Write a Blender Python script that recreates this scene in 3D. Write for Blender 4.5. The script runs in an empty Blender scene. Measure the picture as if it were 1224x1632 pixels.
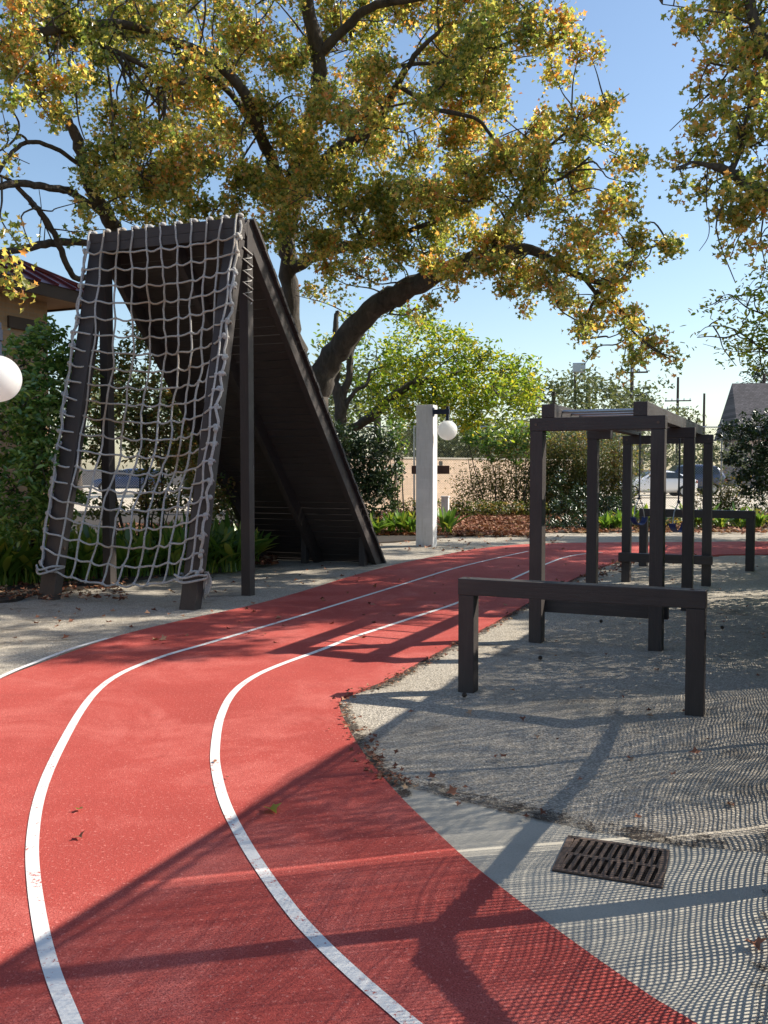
import bpy, bmesh, math, random
import numpy as np
from math import sin, cos, tan, radians, pi, atan2, sqrt
from mathutils import Vector, Matrix
random.seed(7); rng = np.random.default_rng(11)
S = bpy.context.scene
COL = S.collection

# ---------------------------------------------------------------- camera, sky, sun, exposure
PITCH = radians(2.70); FPX = 1465.0; EYE = 1.6
cd = bpy.data.cameras.new('camera'); cam = bpy.data.objects.new('camera', cd); COL.objects.link(cam)
cam.location = (0, 0, EYE); cam.rotation_euler = (pi/2 - PITCH, 0, 0)
cd.sensor_fit = 'VERTICAL'; cd.angle = 2*math.atan(816/FPX); cd.clip_end = 3000
S.camera = cam
SUN_AZ = radians(13.5); SUN_EL = radians(40.4)      # azimuth from +X towards +Y
SD = Vector((cos(SUN_EL)*cos(SUN_AZ), cos(SUN_EL)*sin(SUN_AZ), sin(SUN_EL)))
w = bpy.data.worlds.new('World'); S.world = w; w.use_nodes = True
nt = w.node_tree; bg = nt.nodes['Background']
sky = nt.nodes.new('ShaderNodeTexSky'); sky.sky_type = 'NISHITA'; sky.sun_disc = False
sky.sun_elevation = SUN_EL; sky.sun_rotation = pi/2 - SUN_AZ
sky.air_density = 1.15; sky.dust_density = .6; sky.ozone_density = 2.2; sky.altitude = 0
nt.links.new(sky.outputs[0], bg.inputs[0]); bg.inputs[1].default_value = 0.112
sl = bpy.data.lights.new('sun', 'SUN'); sun = bpy.data.objects.new('sun', sl); COL.objects.link(sun)
sl.energy = 5.0; sl.angle = radians(0.5); sl.color = (1.0, 0.93, 0.82)
sun.rotation_euler = SD.to_track_quat('Z', 'Y').to_euler(); sun.location = (20, 5, 20)
S.view_settings.view_transform = 'Standard'; S.view_settings.look = 'None'
S.view_settings.gamma = 1; S.view_settings.exposure = 0.68
S.render.engine = 'CYCLES'
S.cycles.transparent_max_bounces = 8; S.cycles.max_bounces = 6

# ---------------------------------------------------------------- helpers
def ray(px, py):
    return np.array([(px-612)/FPX, cos(PITCH)-(py-816)/FPX*sin(PITCH), -sin(PITCH)-(py-816)/FPX*cos(PITCH)])
def G(px, py, z=0.0):                       # ground point seen at a photo pixel
    d = ray(px, py); t = (EYE-z)/-d[2]; return (d[0]*t, d[1]*t)
def at(px, py, Y):                          # point seen at a photo pixel, Y metres ahead
    d = ray(px, py); t = Y/d[1]; return np.array([d[0]*t, Y, EYE+d[2]*t])

def tag(o, label=None, cat=None, group=None, kind=None):
    if label: o['label'] = label
    if cat: o['category'] = cat
    if group: o['group'] = group
    if kind: o['kind'] = kind
    return o
def empty(name, loc=(0, 0, 0), yaw=0.0, **k):
    o = bpy.data.objects.new(name, None); COL.objects.link(o)
    o.location = loc; o.rotation_euler = (0, 0, -yaw); o.empty_display_size = .2
    return tag(o, **k)
def copy_tree(o, loc=None, rz=None, parent=None, **k):
    c = o.copy(); COL.objects.link(c); c.parent = parent
    for ch in list(o.children): copy_tree(ch, parent=c)
    if loc is not None: c.location = loc
    if rz is not None: c.rotation_euler = (0, 0, rz)
    return tag(c, **k) if k else c

class MB:
    def __init__(s): s.v = []; s.f = []; s.sm = []
    def add(s, vs, fs, smooth=False):
        n = len(s.v); s.v += [tuple(map(float, p)) for p in vs]
        s.f += [tuple(i+n for i in f) for f in fs]; s.sm += [smooth]*len(fs)
    def box(s, a, b, M=None, bev=0.0):
        x0, y0, z0 = a; x1, y1, z1 = b
        if bev > 0:
            bm = bmesh.new(); bmesh.ops.create_cube(bm, size=1)
            bmesh.ops.transform(bm, matrix=Matrix.Translation(((x0+x1)/2, (y0+y1)/2, (z0+z1)/2)) @ Matrix.Diagonal((x1-x0, y1-y0, z1-z0, 1)), verts=bm.verts)
            bmesh.ops.bevel(bm, geom=list(bm.edges), offset=bev, segments=2, profile=.6, affect='EDGES')
            vs = [v.co.copy() for v in bm.verts]; bm.verts.index_update()
            fs = [[v.index for v in f.verts] for f in bm.faces]; bm.free()
        else:
            vs = [Vector(p) for p in ((x0,y0,z0),(x1,y0,z0),(x1,y1,z0),(x0,y1,z0),(x0,y0,z1),(x1,y0,z1),(x1,y1,z1),(x0,y1,z1))]
            fs = [(0,3,2,1),(4,5,6,7),(0,1,5,4),(1,2,6,5),(2,3,7,6),(3,0,4,7)]
        if M is not None: vs = [M @ v for v in vs]
        s.add(vs, fs)
    def beam(s, p, q, wd, th, side=(1, 0, 0), bev=0.006, wid_off=0.0):
        # box from p to q, width along side (after orthogonalising), thickness along the third axis
        p, q, sd = Vector(p), Vector(q), Vector(side)
        d = (q-p); L = d.length; d.normalize(); sd = (sd-d*sd.dot(d)).normalized(); n = d.cross(sd)
        M = Matrix(((sd.x, n.x, d.x, p.x), (sd.y, n.y, d.y, p.y), (sd.z, n.z, d.z, p.z), (0, 0, 0, 1)))
        s.box((-wd/2, -th/2, 0), (wd/2, th/2, L), M, bev)
    def tube(s, pts, r, n=8, caps=True, smooth=True, jitter=0.0):
        pts = [Vector(p) for p in pts]
        if not hasattr(r, '__len__'): r = [r]*len(pts)
        prev = None; rings = []
        for i, p in enumerate(pts):
            t = (pts[min(i+1, len(pts)-1)]-pts[max(i-1, 0)])
            if t.length < 1e-9: t = Vector((0, 0, 1))
            t.normalize()
            if prev is None:
                a = Vector((0, 0, 1)) if abs(t.z) < .9 else Vector((1, 0, 0))
                x = t.cross(a).normalized()
            else: x = (prev - t*prev.dot(t)).normalized()
            prev = x; y = t.cross(x)
            rings.append([p+(x*cos(2*pi*k/n)+y*sin(2*pi*k/n))*r[i]*(1+jitter*random.uniform(-1, 1)) for k in range(n)])
        vs = [v for R in rings for v in R]; fs = []
        for i in range(len(pts)-1):
            for k in range(n):
                k2 = (k+1) % n; fs.append((i*n+k, i*n+k2, (i+1)*n+k2, (i+1)*n+k))
        s.add(vs, fs, smooth)
        if caps: s.add([v for v in rings[0]], [tuple(range(n))[::-1]]); s.add([v for v in rings[-1]], [tuple(range(n))])
    def sphere(s, c, r, nu=24, nv=16, sc=(1, 1, 1)):
        vs = []; fs = []
        for j in range(1, nv):
            for i in range(nu):
                a = 2*pi*i/nu; b = pi*j/nv
                vs.append((c[0]+r*sc[0]*sin(b)*cos(a), c[1]+r*sc[1]*sin(b)*sin(a), c[2]+r*sc[2]*cos(b)))
        top = len(vs); vs += [(c[0], c[1], c[2]+r*sc[2]), (c[0], c[1], c[2]-r*sc[2])]
        for j in range(nv-2):
            for i in range(nu):
                i2 = (i+1) % nu; fs.append((j*nu+i, (j+1)*nu+i, (j+1)*nu+i2, j*nu+i2))
        for i in range(nu):
            i2 = (i+1) % nu; fs.append((top, i, i2)); fs.append((top+1, (nv-2)*nu+i2, (nv-2)*nu+i))
        s.add(vs, fs, True)
    def poly(s, pts, z0, z1):                # extruded polygon
        n = len(pts); a = [(x, y, z0) for x, y in pts]; b = [(x, y, z1) for x, y in pts]
        s.add(a+b, [tuple(range(n, 2*n))]+[(i, (i+1) % n, n+(i+1) % n, n+i) for i in range(n)])
    def build(s, name, mat, parent=None, **k):
        me = bpy.data.meshes.new(name); me.from_pydata(s.v, [], s.f)
        me.polygons.foreach_set('use_smooth', s.sm); me.update()
        me.materials.append(mat)
        o = bpy.data.objects.new(name, me); COL.objects.link(o); o.parent = parent
        return tag(o, **k)

def catmull(P, n=8, closed=False):
    P = [np.array(p, float) for p in P]; out = []
    m = len(P)
    for i in range(m-1 if not closed else m):
        g = lambda k: P[k % m] if closed else P[min(max(k, 0), m-1)]
        a, b, c, d = g(i-1), g(i), g(i+1), g(i+2)
        for j in range(n):
            t = j/n
            out.append(.5*((2*b)+(-a+c)*t+(2*a-5*b+4*c-d)*t*t+(-a+3*b-3*c+d)*t**3))
    if not closed: out.append(P[-1])
    return out

# ---------------------------------------------------------------- materials
def new_mat(name):
    m = bpy.data.materials.new(name); m.use_nodes = True
    n = m.node_tree; return m, n, n.nodes, n.links, n.nodes['Principled BSDF']
def coords(N, kind='Object'):
    return N.new('ShaderNodeTexCoord').outputs[kind]
def ramp(N, L, src, stops):
    r = N.new('ShaderNodeValToRGB'); e = r.color_ramp.elements
    while len(e) < len(stops): e.new(.5)
    for el, (p, c) in zip(e, stops): el.position = p; el.color = (*c, 1) if len(c) == 3 else c
    L.new(src, r.inputs[0]); return r.outputs[0]
def noise(N, L, co, scale, detail=6, rough=.6, dist=0.0, vec=None):
    n = N.new('ShaderNodeTexNoise'); n.inputs['Scale'].default_value = scale; n.inputs['Detail'].default_value = detail
    n.inputs['Roughness'].default_value = rough; n.inputs['Distortion'].default_value = dist
    if vec is not None:
        mp = N.new('ShaderNodeMapping'); mp.inputs['Scale'].default_value = vec; L.new(co, mp.inputs[0]); co = mp.outputs[0]
    L.new(co, n.inputs['Vector']); return n.outputs['Fac']
def mix(N, L, f, a, b, mode='MIX'):
    m = N.new('ShaderNodeMix'); m.data_type = 'RGBA'; m.blend_type = mode
    for i, s in ((0, f), (6, a), (7, b)):
        if isinstance(s, (int, float)): m.inputs[i].default_value = s
        elif isinstance(s, tuple): m.inputs[i].default_value = (*s, 1)
        else: L.new(s, m.inputs[i])
    return m.outputs[2]
def bump(N, L, P, h, strength=.3, dist=.01):
    b = N.new('ShaderNodeBump'); b.inputs['Strength'].default_value = strength; b.inputs['Distance'].default_value = dist
    L.new(h, b.inputs['Height']); L.new(b.outputs[0], P.inputs['Normal']); return b

def simple(name, c, rough=.6, metal=0.0, var=.25, scale=6.0, bmp=.15, spec=.5):
    m, n, N, L, P = new_mat(name); co = coords(N)
    f = noise(N, L, co, scale, 8, .65)
    col = ramp(N, L, f, [(.25, tuple(x*(1-var) for x in c)), (.75, tuple(min(1, x*(1+var)) for x in c))])
    L.new(col, P.inputs['Base Color']); P.inputs['Roughness'].default_value = rough; P.inputs['Metallic'].default_value = metal
    P.inputs['Specular IOR Level'].default_value = spec
    if bmp: bump(N, L, P, noise(N, L, co, scale*8, 4), bmp, .004)
    return m

def timber(name, c, along):                  # painted wood, grain stretched along an axis
    m, n, N, L, P = new_mat(name); co = coords(N)
    v = {'x': (1.2, 22, 22), 'y': (22, 1.2, 22), 'z': (22, 22, 1.2)}[along]
    g = noise(N, L, co, 3.0, 9, .7, .6, v); b = noise(N, L, co, 1.7, 5, .6)
    fine = noise(N, L, co, 60, 3, .6)
    c1 = ramp(N, L, g, [(.3, tuple(x*.72 for x in c)), (.55, c), (.8, tuple(x*1.45 for x in c))])
    dusty = mix(N, L, ramp(N, L, b, [(.5, (0, 0, 0)), (.8, (.35, .35, .35))]), c1, (.085, .072, .064))
    chips = ramp(N, L, noise(N, L, co, 9, 8, .75, 0, tuple(x*.25+.6 for x in v)), [(.70, (0, 0, 0)), (.74, (.5, .5, .5))])
    col = mix(N, L, chips, dusty, (.22, .18, .145))
    scr = noise(N, L, co, 5, 6, .8, .2, tuple(x*1.4+.3 for x in v))
    col = mix(N, L, ramp(N, L, scr, [(.64, (0, 0, 0)), (.70, (.45, .45, .45))]), col, (.12, .10, .085))
    crk = noise(N, L, co, 2.2, 4, .6, .4, tuple(x*1.6+.3 for x in v))
    col = mix(N, L, ramp(N, L, crk, [(.29, (.9, .9, .9)), (.33, (0, 0, 0))]), col, (.008, .006, .005)); L.new(col, P.inputs['Base Color'])
    L.new(ramp(N, L, b, [(.3, (.45, .45, .45)), (.7, (.75, .75, .75))]), P.inputs['Roughness'])
    mx = mix(N, L, .3, g, fine); bump(N, L, P, mx, .6, .009)
    return m

BR = (.041, .032, .029)
M = {}
for a in 'xyz': M['wood_'+a] = timber('painted_timber_'+a, BR, a)

def track_material():
    m, n, N, L, P = new_mat('red_rubber'); co = coords(N)
    big = noise(N, L, co, .55, 6, .6); mid = noise(N, L, co, 4.0, 8, .7); fine = noise(N, L, co, 170, 3, .7); gr = noise(N, L, co, 60, 4, .8)
    c = ramp(N, L, big, [(.3, (.36, .056, .043)), (.5, (.46, .076, .058)), (.7, (.54, .105, .082))])
    pale = noise(N, L, co, 1.1, 10, .72, .6)
    c = mix(N, L, ramp(N, L, pale, [(.48, (0, 0, 0)), (.62, (.9, .9, .9))]), c, (.60, .15, .12))
    c = mix(N, L, ramp(N, L, mid, [(.50, (0, 0, 0)), (.70, (.6, .6, .6))]), c, (.38, .062, .048))
    c = mix(N, L, ramp(N, L, fine, [(.38, (.95, .95, .95)), (.55, (0, 0, 0))]), c, (.25, .035, .028))
    c = mix(N, L, ramp(N, L, gr, [(.58, (0, 0, 0)), (.66, (.75, .75, .75))]), c, (.72, .27, .22))
    c = mix(N, L, ramp(N, L, noise(N, L, co, 24, 5, .8), [(.66, (0, 0, 0)), (.72, (.7, .7, .7))]), c, (.16, .035, .028))
    st = noise(N, L, co, 2.3, 12, .82, 1.2)
    c = mix(N, L, ramp(N, L, st, [(.56, (0, 0, 0)), (.70, (.65, .65, .65))]), c, (.27, .052, .040))
    sc = noise(N, L, co, 2.0, 8, .8, .3, (14, 1.1, 1))
    c = mix(N, L, ramp(N, L, sc, [(.67, (0, 0, 0)), (.72, (.4, .4, .4))]), c, (.66, .28, .23))
    L.new(c, P.inputs['Base Color']); P.inputs['Roughness'].default_value = .8; P.inputs['Specular IOR Level'].default_value = .25
    bump(N, L, P, mix(N, L, .6, fine, gr), 1.0, .006); return m
def gravel_material(name, c, dark=.35):
    m, n, N, L, P = new_mat(name); co = coords(N)
    v = N.new('ShaderNodeTexVoronoi'); v.inputs['Scale'].default_value = 110; L.new(co, v.inputs['Vector'])
    v2 = N.new('ShaderNodeTexVoronoi'); v2.inputs['Scale'].default_value = 45; L.new(co, v2.inputs['Vector'])
    big = noise(N, L, co, .7, 7, .65); mid = noise(N, L, co, 5, 8, .75)
    sep = N.new('ShaderNodeSeparateColor'); L.new(v.outputs['Color'], sep.inputs[0])
    stone = ramp(N, L, sep.outputs[0], [(0, tuple(x*.45 for x in c)), (.35, tuple(x*.8 for x in c)), (.7, c), (1, tuple(min(.85, x*1.5) for x in c))])
    c1 = mix(N, L, ramp(N, L, big, [(.35, (.0, .0, .0)), (.7, (.55, .55, .55))]), stone, tuple(x*.82 for x in (c[0], c[1]*.97, c[2]*.88)))
    dirt = ramp(N, L, mix(N, L, .5, mid, big), [(.53, (0, 0, 0)), (.66, (dark*2, dark*2, dark*2))])
    c2 = mix(N, L, dirt, c1, (.085, .062, .045)); L.new(c2, P.inputs['Base Color'])
    P.inputs['Roughness'].default_value = .95; P.inputs['Specular IOR Level'].default_value = .15
    h = mix(N, L, .5, v.outputs['Distance'], v2.outputs['Distance']); h2 = mix(N, L, .55, h, mid)
    bump(N, L, P, h2, .9, .02); return m
def concrete_material(name, c):
    m, n, N, L, P = new_mat(name); co = coords(N)
    big = noise(N, L, co, 1.3, 8, .7); fine = noise(N, L, co, 120, 3, .7)
    cc = ramp(N, L, big, [(.3, tuple(x*.72 for x in c)), (.7, tuple(x*1.12 for x in c))])
    cc = mix(N, L, ramp(N, L, fine, [(.32, (.6, .6, .6)), (.5, (0, 0, 0))]), cc, tuple(x*.55 for x in c))
    cc = mix(N, L, ramp(N, L, noise(N, L, co, 3.5, 10, .8), [(.64, (0, 0, 0)), (.76, (.7, .7, .7))]), cc, (.10, .085, .065))
    L.new(cc, P.inputs['Base Color']); P.inputs['Roughness'].default_value = .85
    bump(N, L, P, fine, .35, .003); return m
def bark_material(name, c):
    m, n, N, L, P = new_mat(name); co = coords(N)
    a = noise(N, L, co, 2.2, 10, .75, .8, (3, 3, .9)); b = noise(N, L, co, 14, 6, .7)
    cc = ramp(N, L, a, [(.3, tuple(x*.35 for x in c)), (.5, c), (.72, tuple(x*1.9 for x in c))])
    cc = mix(N, L, ramp(N, L, b, [(.55, (0, 0, 0)), (.8, (.5, .5, .5))]), cc, (.05, .06, .03))
    L.new(cc, P.inputs['Base Color']); P.inputs['Roughness'].default_value = .9
    bump(N, L, P, mix(N, L, .4, a, b), .9, .05); return m
def leaf_material(name, stops, trans=.38, rough=.38, tcol=1.25, spec=.5):
    m, n, N, L, P = new_mat(name)
    g = N.new('ShaderNodeNewGeometry'); wv = noise(N, L, coords(N), .55, 3, .5)
    mt = N.new('ShaderNodeMath'); mt.operation = 'MULTIPLY_ADD'; L.new(wv, mt.inputs[0]); mt.inputs[1].default_value = .9; mt.inputs[2].default_value = -.45
    ad = N.new('ShaderNodeMath'); ad.operation = 'ADD'; ad.use_clamp = True
    L.new(g.outputs['Random Per Island'], ad.inputs[0]); L.new(mt.outputs[0], ad.inputs[1])
    c = ramp(N, L, ad.outputs[0], stops); L.new(c, P.inputs['Base Color'])
    P.inputs['Roughness'].default_value = rough; P.inputs['Specular IOR Level'].default_value = spec
    t = N.new('ShaderNodeBsdfTranslucent')
    L.new(mix(N, L, 1.0, c, (tcol*1.0, tcol*1.0, tcol*.55), 'MULTIPLY'), t.inputs[0])
    ms = N.new('ShaderNodeMixShader'); ms.inputs[0].default_value = trans
    L.new(P.outputs[0], ms.inputs[1]); L.new(t.outputs[0], ms.inputs[2]); L.new(ms.outputs[0], N['Material Output'].inputs[0])
    return m

M['track'] = track_material()
M['gravel'] = gravel_material('pale_gravel', (.42, .375, .31), .42)
M['soil'] = simple('dark_soil', (.035, .026, .019), .95, 0, .5, 9, .8)
M['lot'] = concrete_material('parking_surface', (.66, .57, .44))
M['concrete'] = concrete_material('concrete', (.47, .43, .35))
def line_material():
    m, n, N, L, P = new_mat('worn_white_line_paint'); co = coords(N)
    a = noise(N, L, co, 70, 5, .75); b = noise(N, L, co, 5, 9, .8)
    c = mix(N, L, ramp(N, L, b, [(.5, (0, 0, 0)), (.75, (.6, .6, .6))]), (.74, .72, .68), (.55, .47, .43))
    ch = mix(N, L, .45, a, b)
    c = mix(N, L, ramp(N, L, ch, [(.555, (0, 0, 0)), (.585, (1, 1, 1))]), c, (.42, .09, .07))
    L.new(c, P.inputs['Base Color']); P.inputs['Roughness'].default_value = .75; bump(N, L, P, a, .6, .004); return m
M['line'] = line_material()
M['bark'] = bark_material('grey_bark', (.066, .054, .042))
M['bark_dark'] = bark_material('dark_bark', (.07, .055, .042))
M['leaf_olive'] = leaf_material('autumn_leaf', [(0, (.10, .15, .045)), (.3, (.22, .26, .08)), (.55, (.39, .38, .13)), (.75, (.57, .47, .18)), (.90, (.62, .37, .14)), (1, (.56, .23, .09))], .60, .27, 1.75, .8)
M['leaf_green'] = leaf_material('glossy_green_leaf', [(0, (.05, .12, .03)), (.5, (.13, .24, .055)), (.85, (.22, .33, .08)), (1, (.34, .32, .10))], .38, .24, 1.5, .9)
M['leaf_mixed'] = leaf_material('dry_and_green_leaf', [(0, (.05, .085, .02)), (.4, (.11, .15, .035)), (.7, (.25, .21, .07)), (1, (.34, .19, .08))], .4, .45, 1.5)
M['leaf_bright'] = leaf_material('yellow_green_leaf', [(0, (.08, .14, .025)), (.4, (.18, .26, .035)), (.75, (.34, .38, .05)), (1, (.48, .38, .05))], .48, .4, 1.8)
M['leaf_far'] = leaf_material('far_leaf', [(0, (.06, .085, .04)), (.5, (.12, .15, .065)), (1, (.20, .21, .10))], .3, .6)
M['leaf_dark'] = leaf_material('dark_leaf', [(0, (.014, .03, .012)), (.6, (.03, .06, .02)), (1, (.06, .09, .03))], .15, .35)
M['blade'] = leaf_material('blade_leaf', [(0, (.06, .13, .025)), (.6, (.15, .26, .045)), (.9, (.30, .33, .06)), (1, (.45, .33, .07))], .4, .3, 1.5)
M['dead'] = leaf_material('fallen_leaf', [(0, (.10, .04, .022)), (.4, (.22, .08, .045)), (.75, (.36, .17, .10)), (1, (.45, .30, .18))], .1, .7, 1.0, .2)
M['rope'] = None
M['metal'] = simple('galvanised_metal', (.42, .43, .45), .35, .9, .1, 12, .05)
M['iron'] = simple('rusty_cast_iron', (.11, .075, .058), .6, .4, .5, 40, .6)
M['black'] = simple('matte_black', (.006, .005, .005), .95, 0, .1, 5, 0, .1)
M['navy'] = simple('navy_painted_steel', (.012, .016, .035), .4, 0, .1, 5, .05)
M['blue'] = simple('blue_plastic', (.012, .03, .13), .35, 0, .15, 8, .05)

def rope_material():
    m, n, N, L, P = new_mat('worn_rope'); co = coords(N)
    a = noise(N, L, co, 1.1, 3, .5); f = noise(N, L, co, 90, 4, .7)
    c = ramp(N, L, a, [(.42, (.58, .58, .58)), (.57, (.55, .52, .47)), (.68, (.46, .34, .24))])
    c = mix(N, L, ramp(N, L, f, [(.35, (.6, .6, .6)), (.6, (0, 0, 0))]), c, (.20, .17, .14))
    L.new(c, P.inputs['Base Color']); P.inputs['Roughness'].default_value = .9
    wv = N.new('ShaderNodeTexWave'); wv.inputs['Scale'].default_value = 28; wv.inputs['Distortion'].default_value = 2; wv.bands_direction = 'DIAGONAL'
    L.new(co, wv.inputs['Vector']); bump(N, L, P, wv.outputs['Fac'], .8, .008); return m
M['rope'] = rope_material()
def globe_material():
    m, n, N, L, P = new_mat('opal_globe')
    P.inputs['Base Color'].default_value = (.86, .86, .84, 1); P.inputs['Roughness'].default_value = .3
    t = N.new('ShaderNodeBsdfTranslucent'); t.inputs[0].default_value = (.9, .9, .88, 1); ms = N.new('ShaderNodeMixShader'); ms.inputs[0].default_value = .45
    L.new(P.outputs[0], ms.inputs[1]); L.new(t.outputs[0], ms.inputs[2]); L.new(ms.outputs[0], N['Material Output'].inputs[0])
    return m
M['globe'] = globe_material()
def masonry(name, c, mortar, bw, bh, off=.5, msize=.012, var=.2, axis='xz'):
    m, n, N, L, P = new_mat(name); co = coords(N)
    b = N.new('ShaderNodeTexBrick'); b.inputs['Scale'].default_value = 1; b.offset = off
    b.inputs['Brick Width'].default_value = bw; b.inputs['Row Height'].default_value = bh; b.inputs['Mortar Size'].default_value = msize
    b.inputs['Color1'].default_value = (*[x*(1-var) for x in c], 1); b.inputs['Color2'].default_value = (*[min(1, x*(1+var)) for x in c], 1)
    b.inputs['Mortar'].default_value = (*mortar, 1)
    sp = N.new('ShaderNodeSeparateXYZ'); L.new(co, sp.inputs[0]); cb = N.new('ShaderNodeCombineXYZ')
    L.new(sp.outputs['XYZ'.index(axis[0].upper())], cb.inputs[0]); L.new(sp.outputs['XYZ'.index(axis[1].upper())], cb.inputs[1]); L.new(cb.outputs[0], b.inputs['Vector'])
    c2 = mix(N, L, ramp(N, L, noise(N, L, co, 2.5, 8, .7), [(.4, (0, 0, 0)), (.8, (.5, .5, .5))]), b.outputs['Color'], tuple(x*.6 for x in c))
    sk = noise(N, L, co, 2.0, 8, .75, .2, (6, 6, .7))
    c2 = mix(N, L, ramp(N, L, sk, [(.52, (0, 0, 0)), (.72, (.45, .45, .45))]), c2, tuple(x*m_ for x, m_ in zip(c, (.55, .50, .40))))
    L.new(c2, P.inputs['Base Color']); P.inputs['Roughness'].default_value = .85
    bump(N, L, P, b.outputs['Fac'], -.4, .006); return m
M['pillar'] = masonry('white_painted_block', (.80, .78, .74), (.74, .72, .68), .42, .2, .5, .003, .03)
M['tanbrick'] = masonry('tan_brick', (.40, .25, .14), (.34, .25, .17), .22, .075, .5, .01, .15, 'yz')
M['beigewall'] = masonry('beige_block_wall', (.62, .46, .33), (.50, .38, .28), .40, .20, .5, .012, .08)
M['shingle'] = masonry('grey_shingle', (.13, .115, .12), (.06, .055, .055), .30, .15, .5, .015, .3)
M['redroof'] = simple('dark_red_metal_roof', (.16, .025, .022), .35, .3, .35, 1.5, .05)
M['fascia'] = simple('brown_fascia', (.05, .03, .022), .6, 0, .2, 4, .1)
M['siding'] = simple('pinkish_wall', (.45, .33, .30), .8, 0, .15, 4, .1)

# ---------------------------------------------------------------- leaf clouds
def star_leaf():
    a = []
    for k in range(10):
        an = pi/2 + k*pi/5; r = .5 if k % 2 == 0 else .27
        if k == 5: r = .17
        a.append((r*cos(an), r*sin(an), .06 if k % 2 == 0 else 0))
    v = np.array(a); v[:, 2] = np.abs(v[:, 0])*.5 - v[:, 1]**2*.4; return v, [[0, 1, 2, 3, 4, 5], [0, 5, 6, 7, 8, 9]]
def oval_leaf(asp=.45):
    v = np.array([(0, -.5, -.04), (asp*.42, -.22, .05), (asp*.5, .08, .07), (asp*.28, .36, .03), (0, .5, -.05), (-asp*.28, .36, .03), (-asp*.5, .08, .07), (-asp*.42, -.22, .05)])
    return v, [[0, 1, 2, 3, 4], [0, 4, 5, 6, 7]]
def spear_leaf(asp=.3):
    v = np.array([(0, -.5, 0), (asp*.5, -.05, .05), (0, .5, -.06), (-asp*.5, -.05, .05)]); return v, [[0, 1, 2], [0, 2, 3]]
STAR, OVAL, SPEAR = star_leaf(), oval_leaf(), spear_leaf()
def leaf_mesh(name, C, size, mat, parent, shape, up=.5, **k):
    n = len(C); T, F = shape; nv = len(T)
    nrm = rng.normal(size=(n, 3)); nrm[:, 2] = np.abs(nrm[:, 2])+up; nrm /= np.linalg.norm(nrm, axis=1)[:, None]
    r = rng.normal(size=(n, 3)); x = np.cross(nrm, r); x /= np.linalg.norm(x, axis=1)[:, None]; y = np.cross(nrm, x)
    s = size*rng.uniform(.6, 1.25, n)
    V = C[:, None, :] + s[:, None, None]*(T[None, :, 0:1]*x[:, None, :]+T[None, :, 1:2]*y[:, None, :]+T[None, :, 2:3]*nrm[:, None, :])
    me = bpy.data.meshes.new(name)
    me.vertices.add(n*nv); me.vertices.foreach_set('co', V.astype(np.float32).ravel())
    base = np.arange(n)*nv
    tot = [len(f) for f in F]; flat = np.concatenate([np.array(f) for f in F])
    loops = (base[:, None]+flat[None, :]).ravel(); me.loops.add(len(loops)); me.loops.foreach_set('vertex_index', loops.astype(np.int32))
    me.polygons.add(n*len(F)); st = np.concatenate([[0], np.cumsum(tot)[:-1]])
    me.polygons.foreach_set('loop_start', (np.arange(n)[:, None]*sum(tot)+st[None, :]).ravel().astype(np.int32))
    me.polygons.foreach_set('loop_total', np.tile(tot, n).astype(np.int32))
    me.update(calc_edges=True); me.materials.append(mat)
    o = bpy.data.objects.new(name, me); COL.objects.link(o); o.parent = parent
    return tag(o, **k)
def clump_points(c, rad, n, per=10, spread=.16, hollow=.0, gap=.0, sub=False):
    """sprigs scattered in an ellipsoid, leaves scattered about each sprig"""
    c = np.array(c); rad = np.array(rad) if hasattr(rad, '__len__') else np.array([rad]*3)
    m = max(1, int(n/per)); d = rng.normal(size=(m, 3)); d /= np.linalg.norm(d, axis=1)[:, None]
    rr = rng.uniform(hollow, 1, m)**(1/2.4); sp = c+d*rr[:, None]*rad
    if sub:
        k = max(3, m//7); cc = sp[rng.integers(0, m, k)]; idx = rng.integers(0, k, m)
        sp = cc[idx]+rng.normal(size=(m, 3))*rad*.23
    P = np.repeat(sp, per, axis=0)+rng.normal(size=(m*per, 3))*spread*.55
    return sp, P
def branch(mb, pts, n=8, jit=.06):
    """pts: (px, py, Y, r)"""
    P = [np.append(at(p[0], p[1], p[2]), p[3]) for p in pts]
    Q = catmull(P, 5) if len(P) > 2 else P
    w = [q[:3]+rng.normal(size=3)*q[3]*.12 for q in Q]
    mb.tube(w, [q[3] for q in Q], n, jitter=jit)
    return [q[:3] for q in Q]
def wbranch(mb, pts, n=8, jit=.06):
    Q = catmull([np.array(p, float) for p in pts], 5)
    mb.tube([q[:3]+rng.normal(size=3)*q[3]*.1 for q in Q], [max(q[3], .004) for q in Q], n, jitter=jit); return [q[:3] for q in Q]
def twigs(mb, sp, anchors, r=.008, frac=.6, maxd=1.6):
    A = np.array(anchors)
    for s in sp:
        if random.random() > frac: continue
        i = np.argmin(((A-s)**2).sum(1)); a = A[i]; d = s-a; Ld = np.linalg.norm(d)
        if Ld > maxd: continue
        m = (a+s)/2+rng.normal(size=3)*.10*min(1, Ld)
        mb.tube([a, m, s], [r*1.5, r, r*.4], 3, caps=False)

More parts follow.
